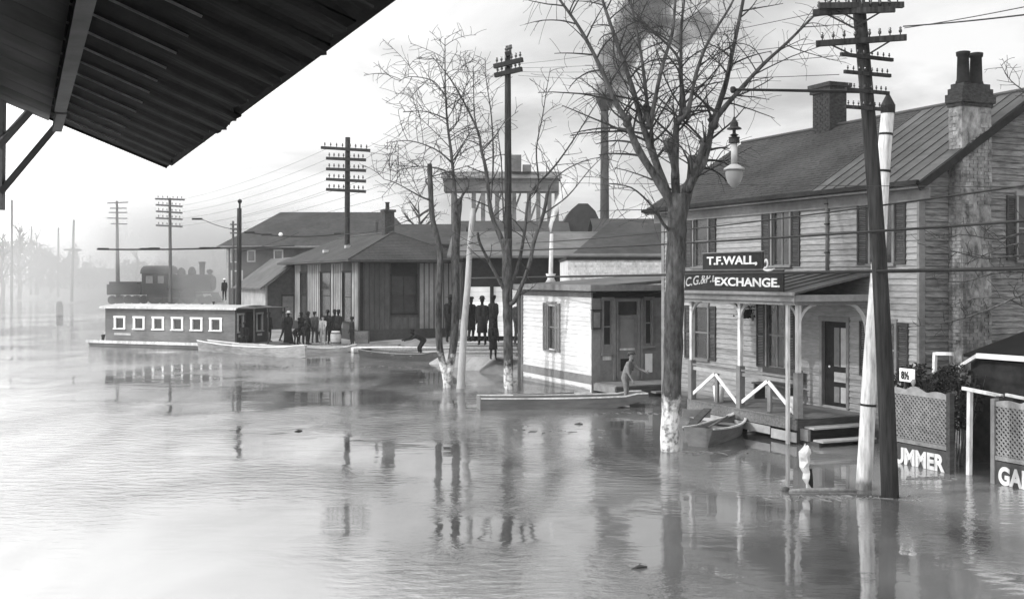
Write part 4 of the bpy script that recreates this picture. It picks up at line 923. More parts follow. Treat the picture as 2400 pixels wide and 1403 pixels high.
for k in range(4):
    ya = (349,373,398,422)[k]
    wire(f'thin telegraph wire from the {("top","second","third","fourth")[k]} arm of the depot pole to the trees', at(855,ya,70), at(1165+12*k,150+10*k,41), .15, .009, G1)
G2 = 'telegraph wires from the tree pole to the big pole'
for k in range(4):
    wire(f'thin telegraph wire from the tree pole to the {("top","second","third","fourth")[k]} arm of the big dark pole', at(1215,150+9*k,41), at(1925+14*k,(28,98,132,175)[k],19), .12, .006, G2)
G3 = 'telegraph wires running left into the haze'
for k in range(5):
    wire(f'faint telegraph wire from the {("top","second","third","fourth","lowest")[k]} arm of the depot pole into the left haze', at(770,(347,372,397,421,445)[k],70), at(427,(467,482,497,512,529)[k],96), .35, .009, G3)
for k in range(4):
    wire(f'faint wire from the trees to the depot eaves, {("highest","second highest","second lowest","lowest")[k]} of four', at(1160,300+40*k,42), at(565,510+14*k,75), .3, .008, 'low wires over the depot roof')
# trolley span wires with hangers
sw = thing('span_wire', 'span wire with dark hangers left and right of the trolley pole', 'wire', (at(560,578,60).x,60,0), 0)
off = Vector((at(560,578,60).x,60,0)); b = MB()
b.tube([p-off for p in sag(at(228,584,66), at(561,580,60), .05)], .05, 5); b.tube([p-off for p in sag(at(561,580,60), at(690,575,58), .02)], .035, 5)
b.tube([p-off for p in sag(at(572,543,60), at(800,548,60), .2)], .03, 5); b.tube([p-off for p in sag(at(800,548,60), at(1010,492,50), .3)], .022, 5)
b.tube([p-off for p in sag(at(470,512,64), at(562,540,60), .1)], .02, 5); b.tube([p-off for p in sag(at(562,590,60), at(700,545,58), .1)], .014, 4); b.build('cable', WIRE, sw)
for px, py in ((585,545),(625,550),(462,513),(795,548),(340,583),(362,582),(480,581),(505,581),(242,583)):
    b = MB(); c = at(px,py,60.5)-off; b.bar(c-Vector((.28,0,0)), c+Vector((.28,0,0)), .12, .1); b.build('hanger', WIRE, sw)
b = MB(); b.lathe([(.05,-.1),(.11,-.06),(.12,.02),(.05,.1)], at(658,549,60)-off, 8); b.build('insulator', WH, sw)

# ------------------------------------------------------------------ garden fence and gate
GO = Vector((7.95, 22.5, 0))
def gx(px): return SA((GO.x, GO.y), px)
def fence(label, xa, xb, letters, group):
    r = thing('garden_fence', label, 'fence', (GO.x,GO.y,0), RZ, group)
    bx('backing_board', mat('fence_backing',.015,.03,5,.85,.1), r, xa,xb,.03,.06,-.3,1.5)
    # pierced lattice sheet: crossing diagonal strips
    b = MB(); st_ = .1; z0, z1 = .52, 1.42; n = int((xb-xa+1)/st_)
    for i in range(-14, n):
        for s in (1,-1):
            x0 = xa+i*st_; pts = []
            a_ = (x0, z0) if s == 1 else (x0+(z1-z0), z0); c_ = (x0+(z1-z0), z1) if s == 1 else (x0, z1)
            # clip to the panel
            def cl(pq, qq):
                (xp,zp),(xq,zq) = pq, qq
                if xq == xp: return None
                t0, t1 = 0, 1
                for lim, sg in ((xa+.03,1),(xb-.03,-1)):
                    dp, dq = sg*(xp-lim), sg*(xq-lim)
                    if dp < 0 and dq < 0: return None
                    if dp < 0: t0 = max(t0, dp/(dp-dq))
                    if dq < 0: t1 = min(t1, dp/(dp-dq))
                if t1-t0 < .02: return None
                return (xp+(xq-xp)*t0, zp+(zq-zp)*t0), (xp+(xq-xp)*t1, zp+(zq-zp)*t1)
            k = cl(a_, c_)
            if k: b.bar((k[0][0], .0+.006*s, k[0][1]), (k[1][0], .0+.006*s, k[1][1]), .008, .036, up=(0,0,1))
    kind(b.build('lattice', FENCEP, r), 'stuff')
    bx('rail', FENCEP, r, xa,xb,-.03,.03,.44,.52); bx('lettering_board', SHUT, r, xa,xb,-.02,.028,-.3,.42)
    # scalloped crest
    n = 26; top = [(xa+(xb-xa)*i/n, 0, 1.5+.05*abs(math.sin(i/n*math.pi*3))+.06*math.exp(-((i/n-.45)/.12)**2)) for i in range(n+1)]
    b = MB(); b.slab([(xa,-.02,1.42)]+[(xb,-.02,1.42)]+[(x,-.02,z) for x,_,z in reversed(top)], (0,.04,0)); b.build('crest', FENCEP, r)
    xc = xa+(xb-xa)*.45; b = MB(); b.lathe([(.03,0),(.015,.04),(.045,.08),(.05,.12),(.02,.17)], (xc,0,1.58), 8); b.build('finial', FENCEP, r, True)
    for x in (xa-.06, xb+.0): bx('post', PLKD if x > xa else TRIM, r, x,x+.09,-.05,.07,-.5,1.56)
    for s, x0, x1 in letters:
        text(s, r, x1-x0, .34, (x0+x1)/2, -.024, .17, WHS, bold=.07, ext=.004)
    return r
xe = gx(2222)
u = (gx(2216)-gx(2104))/5*1.02
fence('pierced iron garden fence lettered SUMMER, left of the gate', gx(2104)-u*1.2, xe, [('SUMMER', gx(2104)-u, gx(2216))], 'lettered garden fence panels')
x2 = gx(2332); fence('pierced iron garden fence lettered GARDEN at the right edge', x2, x2+1.75, [('GARDEN', x2+.1, x2+.1+1.45)], 'lettered garden fence panels')
# gateway
gt = thing('gateway', 'weathered white gate posts and beams between the two lettered fence panels', 'gateway', (GO.x,GO.y,0), RZ)
gl0, gl1 = gx(2248), gx(2330)
b = MB(); b.bar((gl0,.25,-.4),(gl0+.03,.25,1.62),.08,.08); b.build('gate_post', WHS, gt)
b = MB(); b.bar((gl0-.1,.2,1.66),(gl1,.2,1.6),.07,.06); b.build('gate_beam', WHS, gt)
b = MB(); b.bar((gl1,.3,1.62),(gl1+.6,.3,1.58),.05,.05); b.build('gate_beam', WHS, gt)
bx('gate_post', PLKD, gt, gl1-.05,gl1+.02,.1,.2,-.4,1.6); bx('gate_leaf', VOIDM, gt, gl0+.1,gl1-.08,1.3,1.36,-.4,1.45)
# dark shed behind the gate
P = at(2285, 900, 22.6); ds_ = thing('garden_shed', 'dark shed with a snowy white roof edge behind the fence', 'shed', (P.x,P.y,0), RZ)
b = MB(); b.slab([(-.3,0,2.15),(2.4,0,2.15),(2.4,2.2,2.7),(-.3,2.2,2.7)], (0,0,.06)); b.build('roof', VOIDM, ds_)
bx('wall', BRUSH, ds_, -.2,2.3,.1,2.1,-.3,2.1)
b = MB(); b.bar((.1,-.04,2.2),(2.4,-.04,2.22),.08,.1); b.build('roof_edge', WH, ds_); b = MB(); b.bar((-.35,-.04,1.95),(.1,-.04,2.2),.07,.07); b.build('roof_edge', WHS, ds_)
b = MB(); b.bar((-1.0,-.1,1.75),(-.98,-.1,2.2),.07,.07); b.build('side_post', WH, ds_); b = MB(); b.bar((-.95,-.1,2.18),(-.5,-.1,2.2),.06,.07); b.build('side_beam', WHS, ds_)
# brush behind the fence
def brush(label, cx, cy, cz, rx, ry, rz2, n, m=BRUSH, name='shrub'):
    r = thing(name, label, 'shrub', (cx,cy,0), 0); b = MB(); s = MB()
    for i in range(n):
        while True:
            q = Vector([random.uniform(-1,1) for _ in range(3)])
            if q.length < 1: break
        c = Vector((q.x*rx, q.y*ry, cz+q.z*rz2)); k = .06
        if noise.noise(c*2.2) < -.25: continue
        b.add([c+Vector([random.uniform(-k,k) for _ in range(3)]) for _ in range(3)], [(0,1,2)])
    for i in range(24):
        e = Vector((random.uniform(-rx,rx), random.uniform(-ry,ry), cz+rz2*random.uniform(.2,1.1))); s.tube(branch_pts(Vector((e.x*.3,e.y*.3,-.1)), e-Vector((e.x*.3,e.y*.3,-.1)), (e-Vector((e.x*.3,e.y*.3,0))).length, 4, .2, 0), [.012,.01,.008,.006,.003], 4)
    kind(b.build('leaves', m, r), 'stuff'); s.build('stems', BARK, r); return r
P = Vector((GO.x,GO.y,0))+E1*(-.35)+E2*.75; brush('dark untidy shrub showing over the crest of the SUMMER fence', P.x,P.y,1.25,.75,.4,.75,3200)
P = Vector((GO.x,GO.y,0))+E1*(.55)+E2*.9; brush('dark shrub between the chimney foot and the gateway', P.x,P.y,1.35,.6,.4,.7,2600)
# small house number notice
P = at(2108, 892, 22.9); nb_ = thing('notice', 'small white notice with a black 8 above the fence', 'notice', (P.x,P.y,P.z), RZ)
bx('board', WH, nb_, 0,.42,0,.02,0,.27); text('8½', nb_, .22, .17, .17, -.012, .13, IRON, ext=.004); bx('stake', PLKD, nb_, .1,.14,.025,.06,-1.6,.3)

# ------------------------------------------------------------------ boats
def hull(name_root, label, cat_loc, rz, Ln, Wd, Hh, m, bow=.35, stern=.85, flare=.8, rake=.35, group=None, ribs=True, thwarts=3, gun=None, sheer=.08, scow=False):
    r = thing(name_root, label, 'boat', cat_loc, rz, group); n = 14; rings = []
    for i in range(n+1):
        f = i/n; x = -Ln/2+Ln*f
        w_ = Wd/2*(stern+(1-stern)*math.sin(min(f*2.2,1)*math.pi/2)) if f < .5 else Wd/2*(1-(1-bow)*((f-.5)/.5)**2.2)
        zt = Hh+sheer*((2*f-1)**2)+(.06 if f > .9 else 0); zb = -.08+ (rake*max(0,(f-.72)/.28)**2)
        if scow: zb = -.06+rake*max(0,(f-.7)/.3)**1.6
        rings.append((x, w_, zt, min(zb, zt-.05)))
    b = MB(); vs = []; th = .03
    for (x,w_,zt,zb) in rings: vs += [(x,-w_,zt),(x,-w_*flare,zb),(x,w_*flare,zb),(x,w_,zt),(x,w_-th,zt),(x,(w_-th)*flare,zb+th),(x,-(w_-th)*flare,zb+th),(x,-w_+th,zt)]
    fs = []
    for i in range(n):
        a = i*8; c = a+8
        for k in range(8): fs.append((a+k, a+(k+1)%8, c+(k+1)%8, c+k))
    for a in (0, n*8): fs.append((a,a+1,a+6,a+7)); fs.append((a+1,a+2,a+5,a+6)); fs.append((a+2,a+3,a+4,a+5))
    b.add(vs, fs); b.build('hull', m, r)
    x,w_,zt,zb = rings[0]; b = MB(); b.slab([(x-.02,-w_,zt+.02),(x-.02,-w_*flare,zb),(x-.02,w_*flare,zb),(x-.02,w_,zt+.02)],(.045,0,0)); b.build('transom', m, r)
    if bow > .1: x,w_,zt,zb = rings[-1]; b = MB(); b.slab([(x-.02,-w_,zt+.01),(x-.02,-w_*flare,zb),(x-.02,w_*flare,zb),(x-.02,w_,zt+.01)],(.05,0,0)); b.build('bow_board', m, r)
    for s in (1,-1):
        b = MB()
        for q, s_ in zip(rings, rings[1:]): b.bar((q[0],s*q[1],q[2]+.012),(s_[0],s*s_[1],s_[2]+.012),.06,.035)
        b.build('gunwale', gun or WHS, r)
    for k in range(thwarts):
        f = (k+1)/(thwarts+1); i = int(f*n); x,w_,zt,zb = rings[i]; bx('thwart', PLK, r, x-.11,x+.11,-w_+.03,w_-.03,zt-.09,zt-.06)
    return r
pa, pb = at(1118,957,31.8), at(1515,945,32.6); c = (pa+pb)/2
punt = hull('punt', 'long low flat bottomed punt lying before the white shop', (c.x,c.y,0), math.atan2(pb.y-pa.y,pb.x-pa.x), 4.95, .95, .3, HULL, bow=.75, stern=.95, flare=.9, rake=.3, scow=True, sheer=.03, gun=WHS, thwarts=3)
sa, sb = at(1636,1046,24.7), at(1740,1008,27.3); c = (sa+sb)/2
hull('skiff', 'small skiff with rounded transom moored beside the foot of the big tree', (c.x,c.y,0), math.atan2(sb.y-sa.y,sb.x-sa.x), 3.0, .82, .32, HULL, bow=.06, stern=.85, flare=.6, rake=.25, gun=WHS, thwarts=3)
pl = at(1638,1000,26.2); pk = thing('loose_plank', 'dark plank propped across the skiff towards the porch', 'plank', (pl.x,pl.y,0), 0)
b = MB(); b.bar((-.42,-.9,.3),(.42,1.2,.52),.2,.04); b.build('board', PLKD, pk); b = MB(); b.bar((-.2,1.2,.42),(.5,1.25,.4),.04,.2); b.build('crosspiece', TRIM, pk)
# foreground driftwood with a broken stump
dw = at(1925,1148,19.5); dr_ = thing('driftwood_log', 'long waterlogged driftwood board floating by the white pole', 'driftwood', (dw.x,19.5,0), 0)
b = MB(); b.tube([(-.62,.02,.0),(-.3,0,.02),(.2,.02,.025),(.62,-.02,.02)], [.03,.045,.045,.02], 8); b.build('log', PLK, dr_, True)
b = MB(); b.tube([(-.7,-.25,-.01),(-.1,-.3,.0),(.5,-.35,.005),(1.3,-.55,-.01)], [.02,.035,.03,.015], 6); b.build('log', PLKD, dr_, True)
b = MB(); b.lathe([(.02,-.02),(.08,0),(.06,.06),(.02,.08)], (-.62,.05,0), 8); b.build('knot', PLKD, dr_, True)
sp_ = at(1893,1140,19.6); bs = thing('broken_stump', 'jagged pale broken stump standing on the driftwood', 'stump', (sp_.x,19.6,0), 0)
b = MB(); P_ = [(.03,0,-.3),(.02,0,0),(-.0,0,.12),(-.03,0,.22),(-.04,0,.32),(-.06,0,.42),(-.05,0,.52),(-.06,.0,.6),(-.05,0,.67),(-.03,0,.72),(-.02,0,.8)]; b.tube(P_, [.03,.035,.04,.05,.06,.07,.085,.08,.085,.07,.045], 11)
b.v = [(x+.09*noise.noise(Vector((x*9,y*9,z*7))), y+.04*noise.noise(Vector((x*9,y*9+5,z*7))), z+(.09*noise.noise(Vector((x*40,y*40,1))) if z > .7 else 0)) for x,y,z in b.v]; b.build('wood', WHS, bs)
b = MB(); b.tube([(.08,.05,0),(.06,.05,.2),(.07,.05,.38)], [.03,.05,.02], 6); b.build('bark', IRON, bs)

# ------------------------------------------------------------------ houseboat
ha, hb_ = at(247,806,61.5), at(551,818,58.2)
ang = math.atan2(hb_.y-ha.y, hb_.x-ha.x); hbt = thing('houseboat', 'grey houseboat with six white framed windows moored left of the depot', 'houseboat', (hb_.x, hb_.y, 0), ang)
Lh = math.hypot(hb_.x-ha.x, hb_.y-ha.y); Wh = 2.9
b = MB(); b.hexa([(-Lh-.9,-.15,-.1),(1.5,-.15,-.1),(1.5,Wh+.15,-.1),(-Lh-.9,Wh+.15,-.1),(-Lh-1.15,-.18,.22),(1.8,-.18,.22),(1.8,Wh+.18,.22),(-Lh-1.15,Wh+.18,.22)]); b.build('hull', HULL, hbt)
bx('rub_rail', WHS, hbt, -Lh-1.16,1.8,-.25,-.19,.14,.3); 
for i in range(9): bx('deck_plank', PLK, hbt, -Lh-1.12,1.78,-.17+i*.36,.185+i*.36-.006,.225,.255)
HZ = 2.12
wo_ = []
for i in range(6):
    k0 = (268+45.2*i)/1; pxc = 281+45.0*i; X = 1
    # image column to local x on the long side
    kk = (pxc-1200)/F; dxx, dyy = math.cos(ang), math.sin(ang); s = (kk*hb_.y-hb_.x)/(dxx-kk*dyy); wo_.append((s-.27, s+.27, .98, 1.56))
HBW = mat('houseboat_paint', .15, .22, 6, .7, .1, stretch=(.4,1,2))
wall(hbt, 'cabin_wall', HBW, HBW, 'x', -Lh, 0, .255, HZ, wo_, row=.31, lean=.004)
for q in wo_: window(hbt, 'x', *q, mf=WH, rows=1, proud=.04, cols=1, fw=.13)
bx('cabin_wall', CABIN, hbt, -Lh,0,Wh-.1,Wh,.255,HZ); bx('cabin_wall', CABIN, hbt, -Lh,-Lh+.1,.14,Wh-.1,.255,HZ)
wall(hbt, 'end_wall', CABIN, CABIN, 'y', .14, Wh-.1, .255, HZ, [(.25,.65,.9,1.8),(.95,1.7,.26,1.95),(1.95,2.4,.9,1.8)], row=.5, lean=.004)
window(hbt,'y',.25,.65,.9,1.8,mf=TRIML,rows=1); window(hbt,'y',1.95,2.4,.9,1.8,mf=TRIML,rows=1)
bx('door', DARK, hbt, -.1,-.06,.953,1.697,.27,1.94); bx('panel', TRIML, hbt, .01,.03,.27,.63,.62,.74); bx('panel', TRIML, hbt, .01,.03,1.97,2.4,.62,.74)
b = MB(); n = 10
for i in range(n):
    a0, a1 = i/n, (i+1)/n; z0 = HZ+.02+.12*math.sin(a0*math.pi); z1 = HZ+.02+.12*math.sin(a1*math.pi); y0, y1 = -.22+(Wh+.44)*a0, -.22+(Wh+.44)*a1
    b.slab([(-Lh-.2,y0,z0),(.25,y0,z0),(.25,y1,z1),(-Lh-.2,y1,z1)], (0,0,.05))
b.build('roof', TRIML, hbt); bx('fascia', WHS, hbt, -Lh-.2,.25,-.26,-.222,HZ-.04,HZ+.07)
for y in (.05,1.3,Wh-.05): bx('deck_post', CABIN, hbt, 1.15,1.22,y-.03,y+.03,.255,HZ+.02)
bx('deck_roof', CABIN, hbt, .26,1.35,-.1,Wh+.05,HZ+.03,HZ+.08)
bx('patch_board', TRIML, hbt, wo_[0][0]-.1,wo_[0][1]+.5,-.03,-.016,.6,.72)
b = MB(); b.lathe([(.03,0),(.1,.02),(.12,.3),(.06,.32)], (-Lh-.6,.5,.255), 8); b.build('bollard', PLKD, hbt); 
b = MB(); b.bar((-Lh-.75,.4,.26),(-Lh-.4,.6,.9),.04,.04); b.bar((-Lh-.4,.4,.26),(-Lh-.45,.6,.85),.04,.04); b.build('mooring_bitt', WHS, hbt)
# white rowboat alongside
ra, rb2 = at(474,822,57.0), at(716,842,51.8); c = (ra+rb2)/2
hull('rowboat', 'long white rowboat lying alongside the houseboat', (c.x,c.y,0), math.atan2(rb2.y-ra.y,rb2.x-ra.x), (rb2-ra).length, 1.25, .42, HULLL, bow=.12, stern=.5, flare=.62, rake=.1, gun=WH, sheer=.12)
ra, rb2 = at(700,828,56.0), at(835,822,56.4); c = (ra+rb2)/2
hull('rowboat', 'low pale flat boat below the group of people on the landing', (c.x,c.y,0), 0.05, (rb2-ra).length, 1.1, .22, HULLL, bow=.4, stern=.8, flare=.8, rake=.15, gun=WHS, scow=True)
ra, rb2 = at(855,838,52.5), at(1030,853,49.4); c = (ra+rb2)/2
hull('rowboat', 'dark skiff at the landing with a man bending over it', (c.x,c.y,0), math.atan2(rb2.y-ra.y,rb2.x-ra.x), (rb2-ra).length, 1.2, .3, PLKD, bow=.15, stern=.7, flare=.7, rake=.15, gun=PLK)
# landing raft of logs and boards
ld = thing('landing', 'low floating landing of logs and planks before the depot', 'landing', (-10.6,58.6,0), 0)
for i in range(11):
    x0 = -3.4+i*.72; bx('deck_plank', PLK, ld, x0, x0+.7, -.9,1.6, .1,.16+random.uniform(0,.03))
for y in (-.9,.5,1.5):
    b = MB(); b.tube([(-3.5,y,.0),(4.8,y+.2,.0)], .13, 8); b.build('log', PLKD, ld, True)
lg = thing('log_boom', 'pale thick floating log boom in front of the depot end wall', 'logs', (-5.9,56.0,0), 0)
for i, (dy, m, r_) in enumerate(((0,WHS,.17),(-.5,PLK,.14),(.45,PLKD,.16))):
    b = MB(); b.tube([(-2.3+.2*i,dy,.1),(0,dy+.05,.12),(3.2+.15*i,dy+.1,.1)], [r_,r_*1.05,r_*.9], 10); b.build('log', m, lg, True)
lp = thing('lumber_pile', 'stack of pale sawn planks on the bank behind the leaning pole', 'lumber', (-2.0,43.6,0), 0)
g0 = .75
for r_ in range(4):
    for k in range(3): bx('plank', PLKL, lp, -.3+random.uniform(-.1,.1), 2.3+random.uniform(-.15,.15), k*.3, k*.3+.27, g0-.1+r_*.15, g0-.1+r_*.15+.12)
lp2 = thing('crate', 'dark wooden crate among the people on the landing', 'crate', (-8.6,60.2,.17), 0)
for (a,c) in ((0,.03),(.67,.7)):
    for k in range(3): bx('slat', PLK, lp2, 0,.7,a,c,.02+k*.22,.02+k*.22+.2)
bx('bottom', PLKD, lp2, 0.01,.69,.04,.66,0,.02); 
for k in range(3): bx('slat', PLK, lp2, 0,.03,.035,.665,.02+k*.22,.22+k*.22); bx('slat', PLK, lp2, .67,.7,.035,.665,.02+k*.22,.22+k*.22)
brl = thing('barrel', 'pale barrel standing on the landing beside the men', 'barrel', (at(787,800,59).x,59,.17), 0)
b = MB(); b.lathe([(.22,0),(.28,.2),(.3,.38),(.28,.56),(.22,.76)], (0,0,0), 14); b.build('staves', TRIML, brl, True)
for z in (.12,.62): b = MB(); b.lathe([(.27,z),(.275,z+.05)], (0,0,0), 14); b.build('hoop', IRON, brl)
pt = thing('mooring_post', 'short dark post in the far left water', 'post', (at(140,722,120).x,120,0), 0)
b = MB(); b.lathe([(.35,-.4),(.4,.2),(.38,1.0),(.2,1.2)], (0,0,0), 8); b.build('pile', IRON, pt, True); b = MB(); b.bar((.3,0,.9),(3.4,0,1.3),.3,.25); b.build('beam', WHS, pt)

# ------------------------------------------------------------------ locomotive
lo = at(250,700,104); lc = thing('steam_locomotive', 'hazy dark steam locomotive with tender standing behind the houseboat', 'locomotive', (lo.x,104,1.25), 0)
S = 104/F
bx('tender', LOCO, lc, 0,78*S,-.0,2.8,.9,1.9); bx('tender_coal', BRUSH, lc, 4*S,70*S,.2,2.6,1.9,2.15)
b = MB(); b.box(82*S,140*S,0,2.8,.9,2.9); cab = b.build('cab', LOCO, lc)
b = MB(); pts = []; n = 8
for i in range(n):
    a0 = math.pi*i/n; a1 = math.pi*(i+1)/n; b.slab([(80*S,1.4-1.6*math.cos(a0),2.9+.7*math.sin(a0)),(146*S,1.4-1.6*math.cos(a0),2.9+.7*math.sin(a0)),(146*S,1.4-1.6*math.cos(a1),2.9+.7*math.sin(a1)),(80*S,1.4-1.6*math.cos(a1),2.9+.7*math.sin(a1))],(0,0,.08))
b.build('cab_roof', LOCO, cab)
bx('window', TRIM, cab, 92*S,108*S,-.04,-.003,2.0,2.7); bx('window', TRIM, cab, 120*S,134*S,-.04,-.003,2.0,2.7)
b = MB(); b.tube([(140*S,1.4,2.0),(238*S,1.4,2.0)], .85, 18); b.tube([(238*S,1.4,2.0),(243*S,1.4,2.0)], .7, 18); b.build('boiler', LOCO, lc, True)
for px, r_, h_ in ((165,.4,.9),(190,.38,1.0)): b = MB(); b.lathe([(r_,0),(r_,h_*.6),(r_*.6,h_*.9),(.05,h_)], (px*S,1.4,2.6), 12); b.build('dome', LOCO, lc, True)
b = MB(); b.lathe([(.3,0),(.25,.2),(.28,1.1),(.38,1.35)], (214*S,1.4,2.7), 12); b.build('chimney', LOCO, lc, True)
b = MB(); b.lathe([(.15,0),(.3,.2),(.3,.35),(.1,.5)], (232*S,1.4,2.85), 10); b.build('headlamp', LOCO, lc)
bx('running_board', LOCO, lc, 82*S,244*S,-.05,2.85,1.0,1.12)
b = MB(); b.slab([(244*S,0,.9),(262*S,.9,.15),(262*S,1.9,.15),(244*S,2.8,.9)],(0,0,.1)); b.slab([(244*S,0,.15),(262*S,.9,.15),(262*S,1.9,.15),(244*S,2.8,.15)],(0,0,.1)); b.build('cowcatcher', LOCO, lc)
for px, r_ in ((12,.42),(28,.42),(50,.42),(66,.42),(112,.75),(152,.75),(190,.75),(222,.4),(236,.4)):
    for y in (.1, 2.6):
        b = MB(); b.tube([(px*S,y-.06,r_),(px*S,y+.06,r_)], r_, 18); b.build('wheel', LOCO, lc)
b = MB(); b.bar((112*S,-.06,.6),(215*S,-.06,.6),.06,.12); b.build('side_rod', CABIN, lc)

# ------------------------------------------------------------------ far bank trees
def far_tree(label, px, Y, h, seed, bare=True):
    random.seed(seed); p = at(px, 700, Y); r = thing('distant_tree', label, 'tree', (p.x, Y, 0), 0, 'hazy trees on the far bank')
    tp_ = [Vector((0,0,0)), Vector((.2,0,h*.2)), Vector((-.1,0,h*.45)), Vector((.2,0,h*.7)), Vector((0,0,h*.95))]
    b = MB(); b.tube(tp_, [h*.03,h*.026,h*.02,h*.012,h*.004], 6); b.build('trunk', BARK, r)
    cr = MB()
    for i in range(16):
        t_ = random.uniform(.25,.95); q, d = interp(tp_, t_); a = random.uniform(0,6.28); dd = Vector((math.cos(a), math.sin(a), random.uniform(.3,1.1)))
        l = h*.42*(1.1-t_*.7); P = branch_pts(q, dd, l, 5, .4, .3); cr.tube(P, [h*.011,h*.009,h*.007,h*.005,h*.003,h*.002], 4, cap=False); twigs(cr, P, h*.01, 14/h, h*.2, 2, .2, .3, h*.0022)
    kind(cr.build('crown', TWIG, r), 'stuff'); return r
descs = ['leftmost','squat','tall pale','wide','thin','leaning','rounded','ragged','low','tallest','faint','broad']
for i, (px, Y, h) in enumerate([(5,170,11),(45,185,13),(85,200,12),(118,210,10),(210,230,9),(235,240,8),(320,150,8),(560,170,12),(500,190,9),(950,105,9),(980,110,12),(1010,112,10)]):
    where = 'in the far left haze' if px < 150 else ('behind the locomotive' if px < 600 else 'behind the depot chimney')
    far_tree(f'{descs[i]} hazy bare tree {where}', px, Y, h, 100+i)
random.seed(11)
fw = MB()
for i in range(9000):            # scrubby wood along the far shore
    f = random.random(); px = -250+f*1000; Y = 230+60*random.random(); hh = (7.5+6.0*noise.noise(Vector((px*.011,3,0)))+2.0*noise.noise(Vector((px*.05,1,0))))*(1.5 if px < 180 else .8)
    c = at(px, 690, Y); c.z = max(.3, hh)*random.random()**.6; k = .9; fw.add([c+Vector([random.uniform(-k,k) for _ in range(3)]) for _ in range(3)], [(0,1,2)])
o_ = fw.build('far_woods', BRUSH); kind(o_, 'stuff'); o_['label'] = 'hazy line of woods along the far shore'; o_['category'] = 'woods'
sb_ = brush('low dark scrub behind the houseboat roof', at(310,712,86).x, 86, .7, 1.9, .6, .75, 3500)

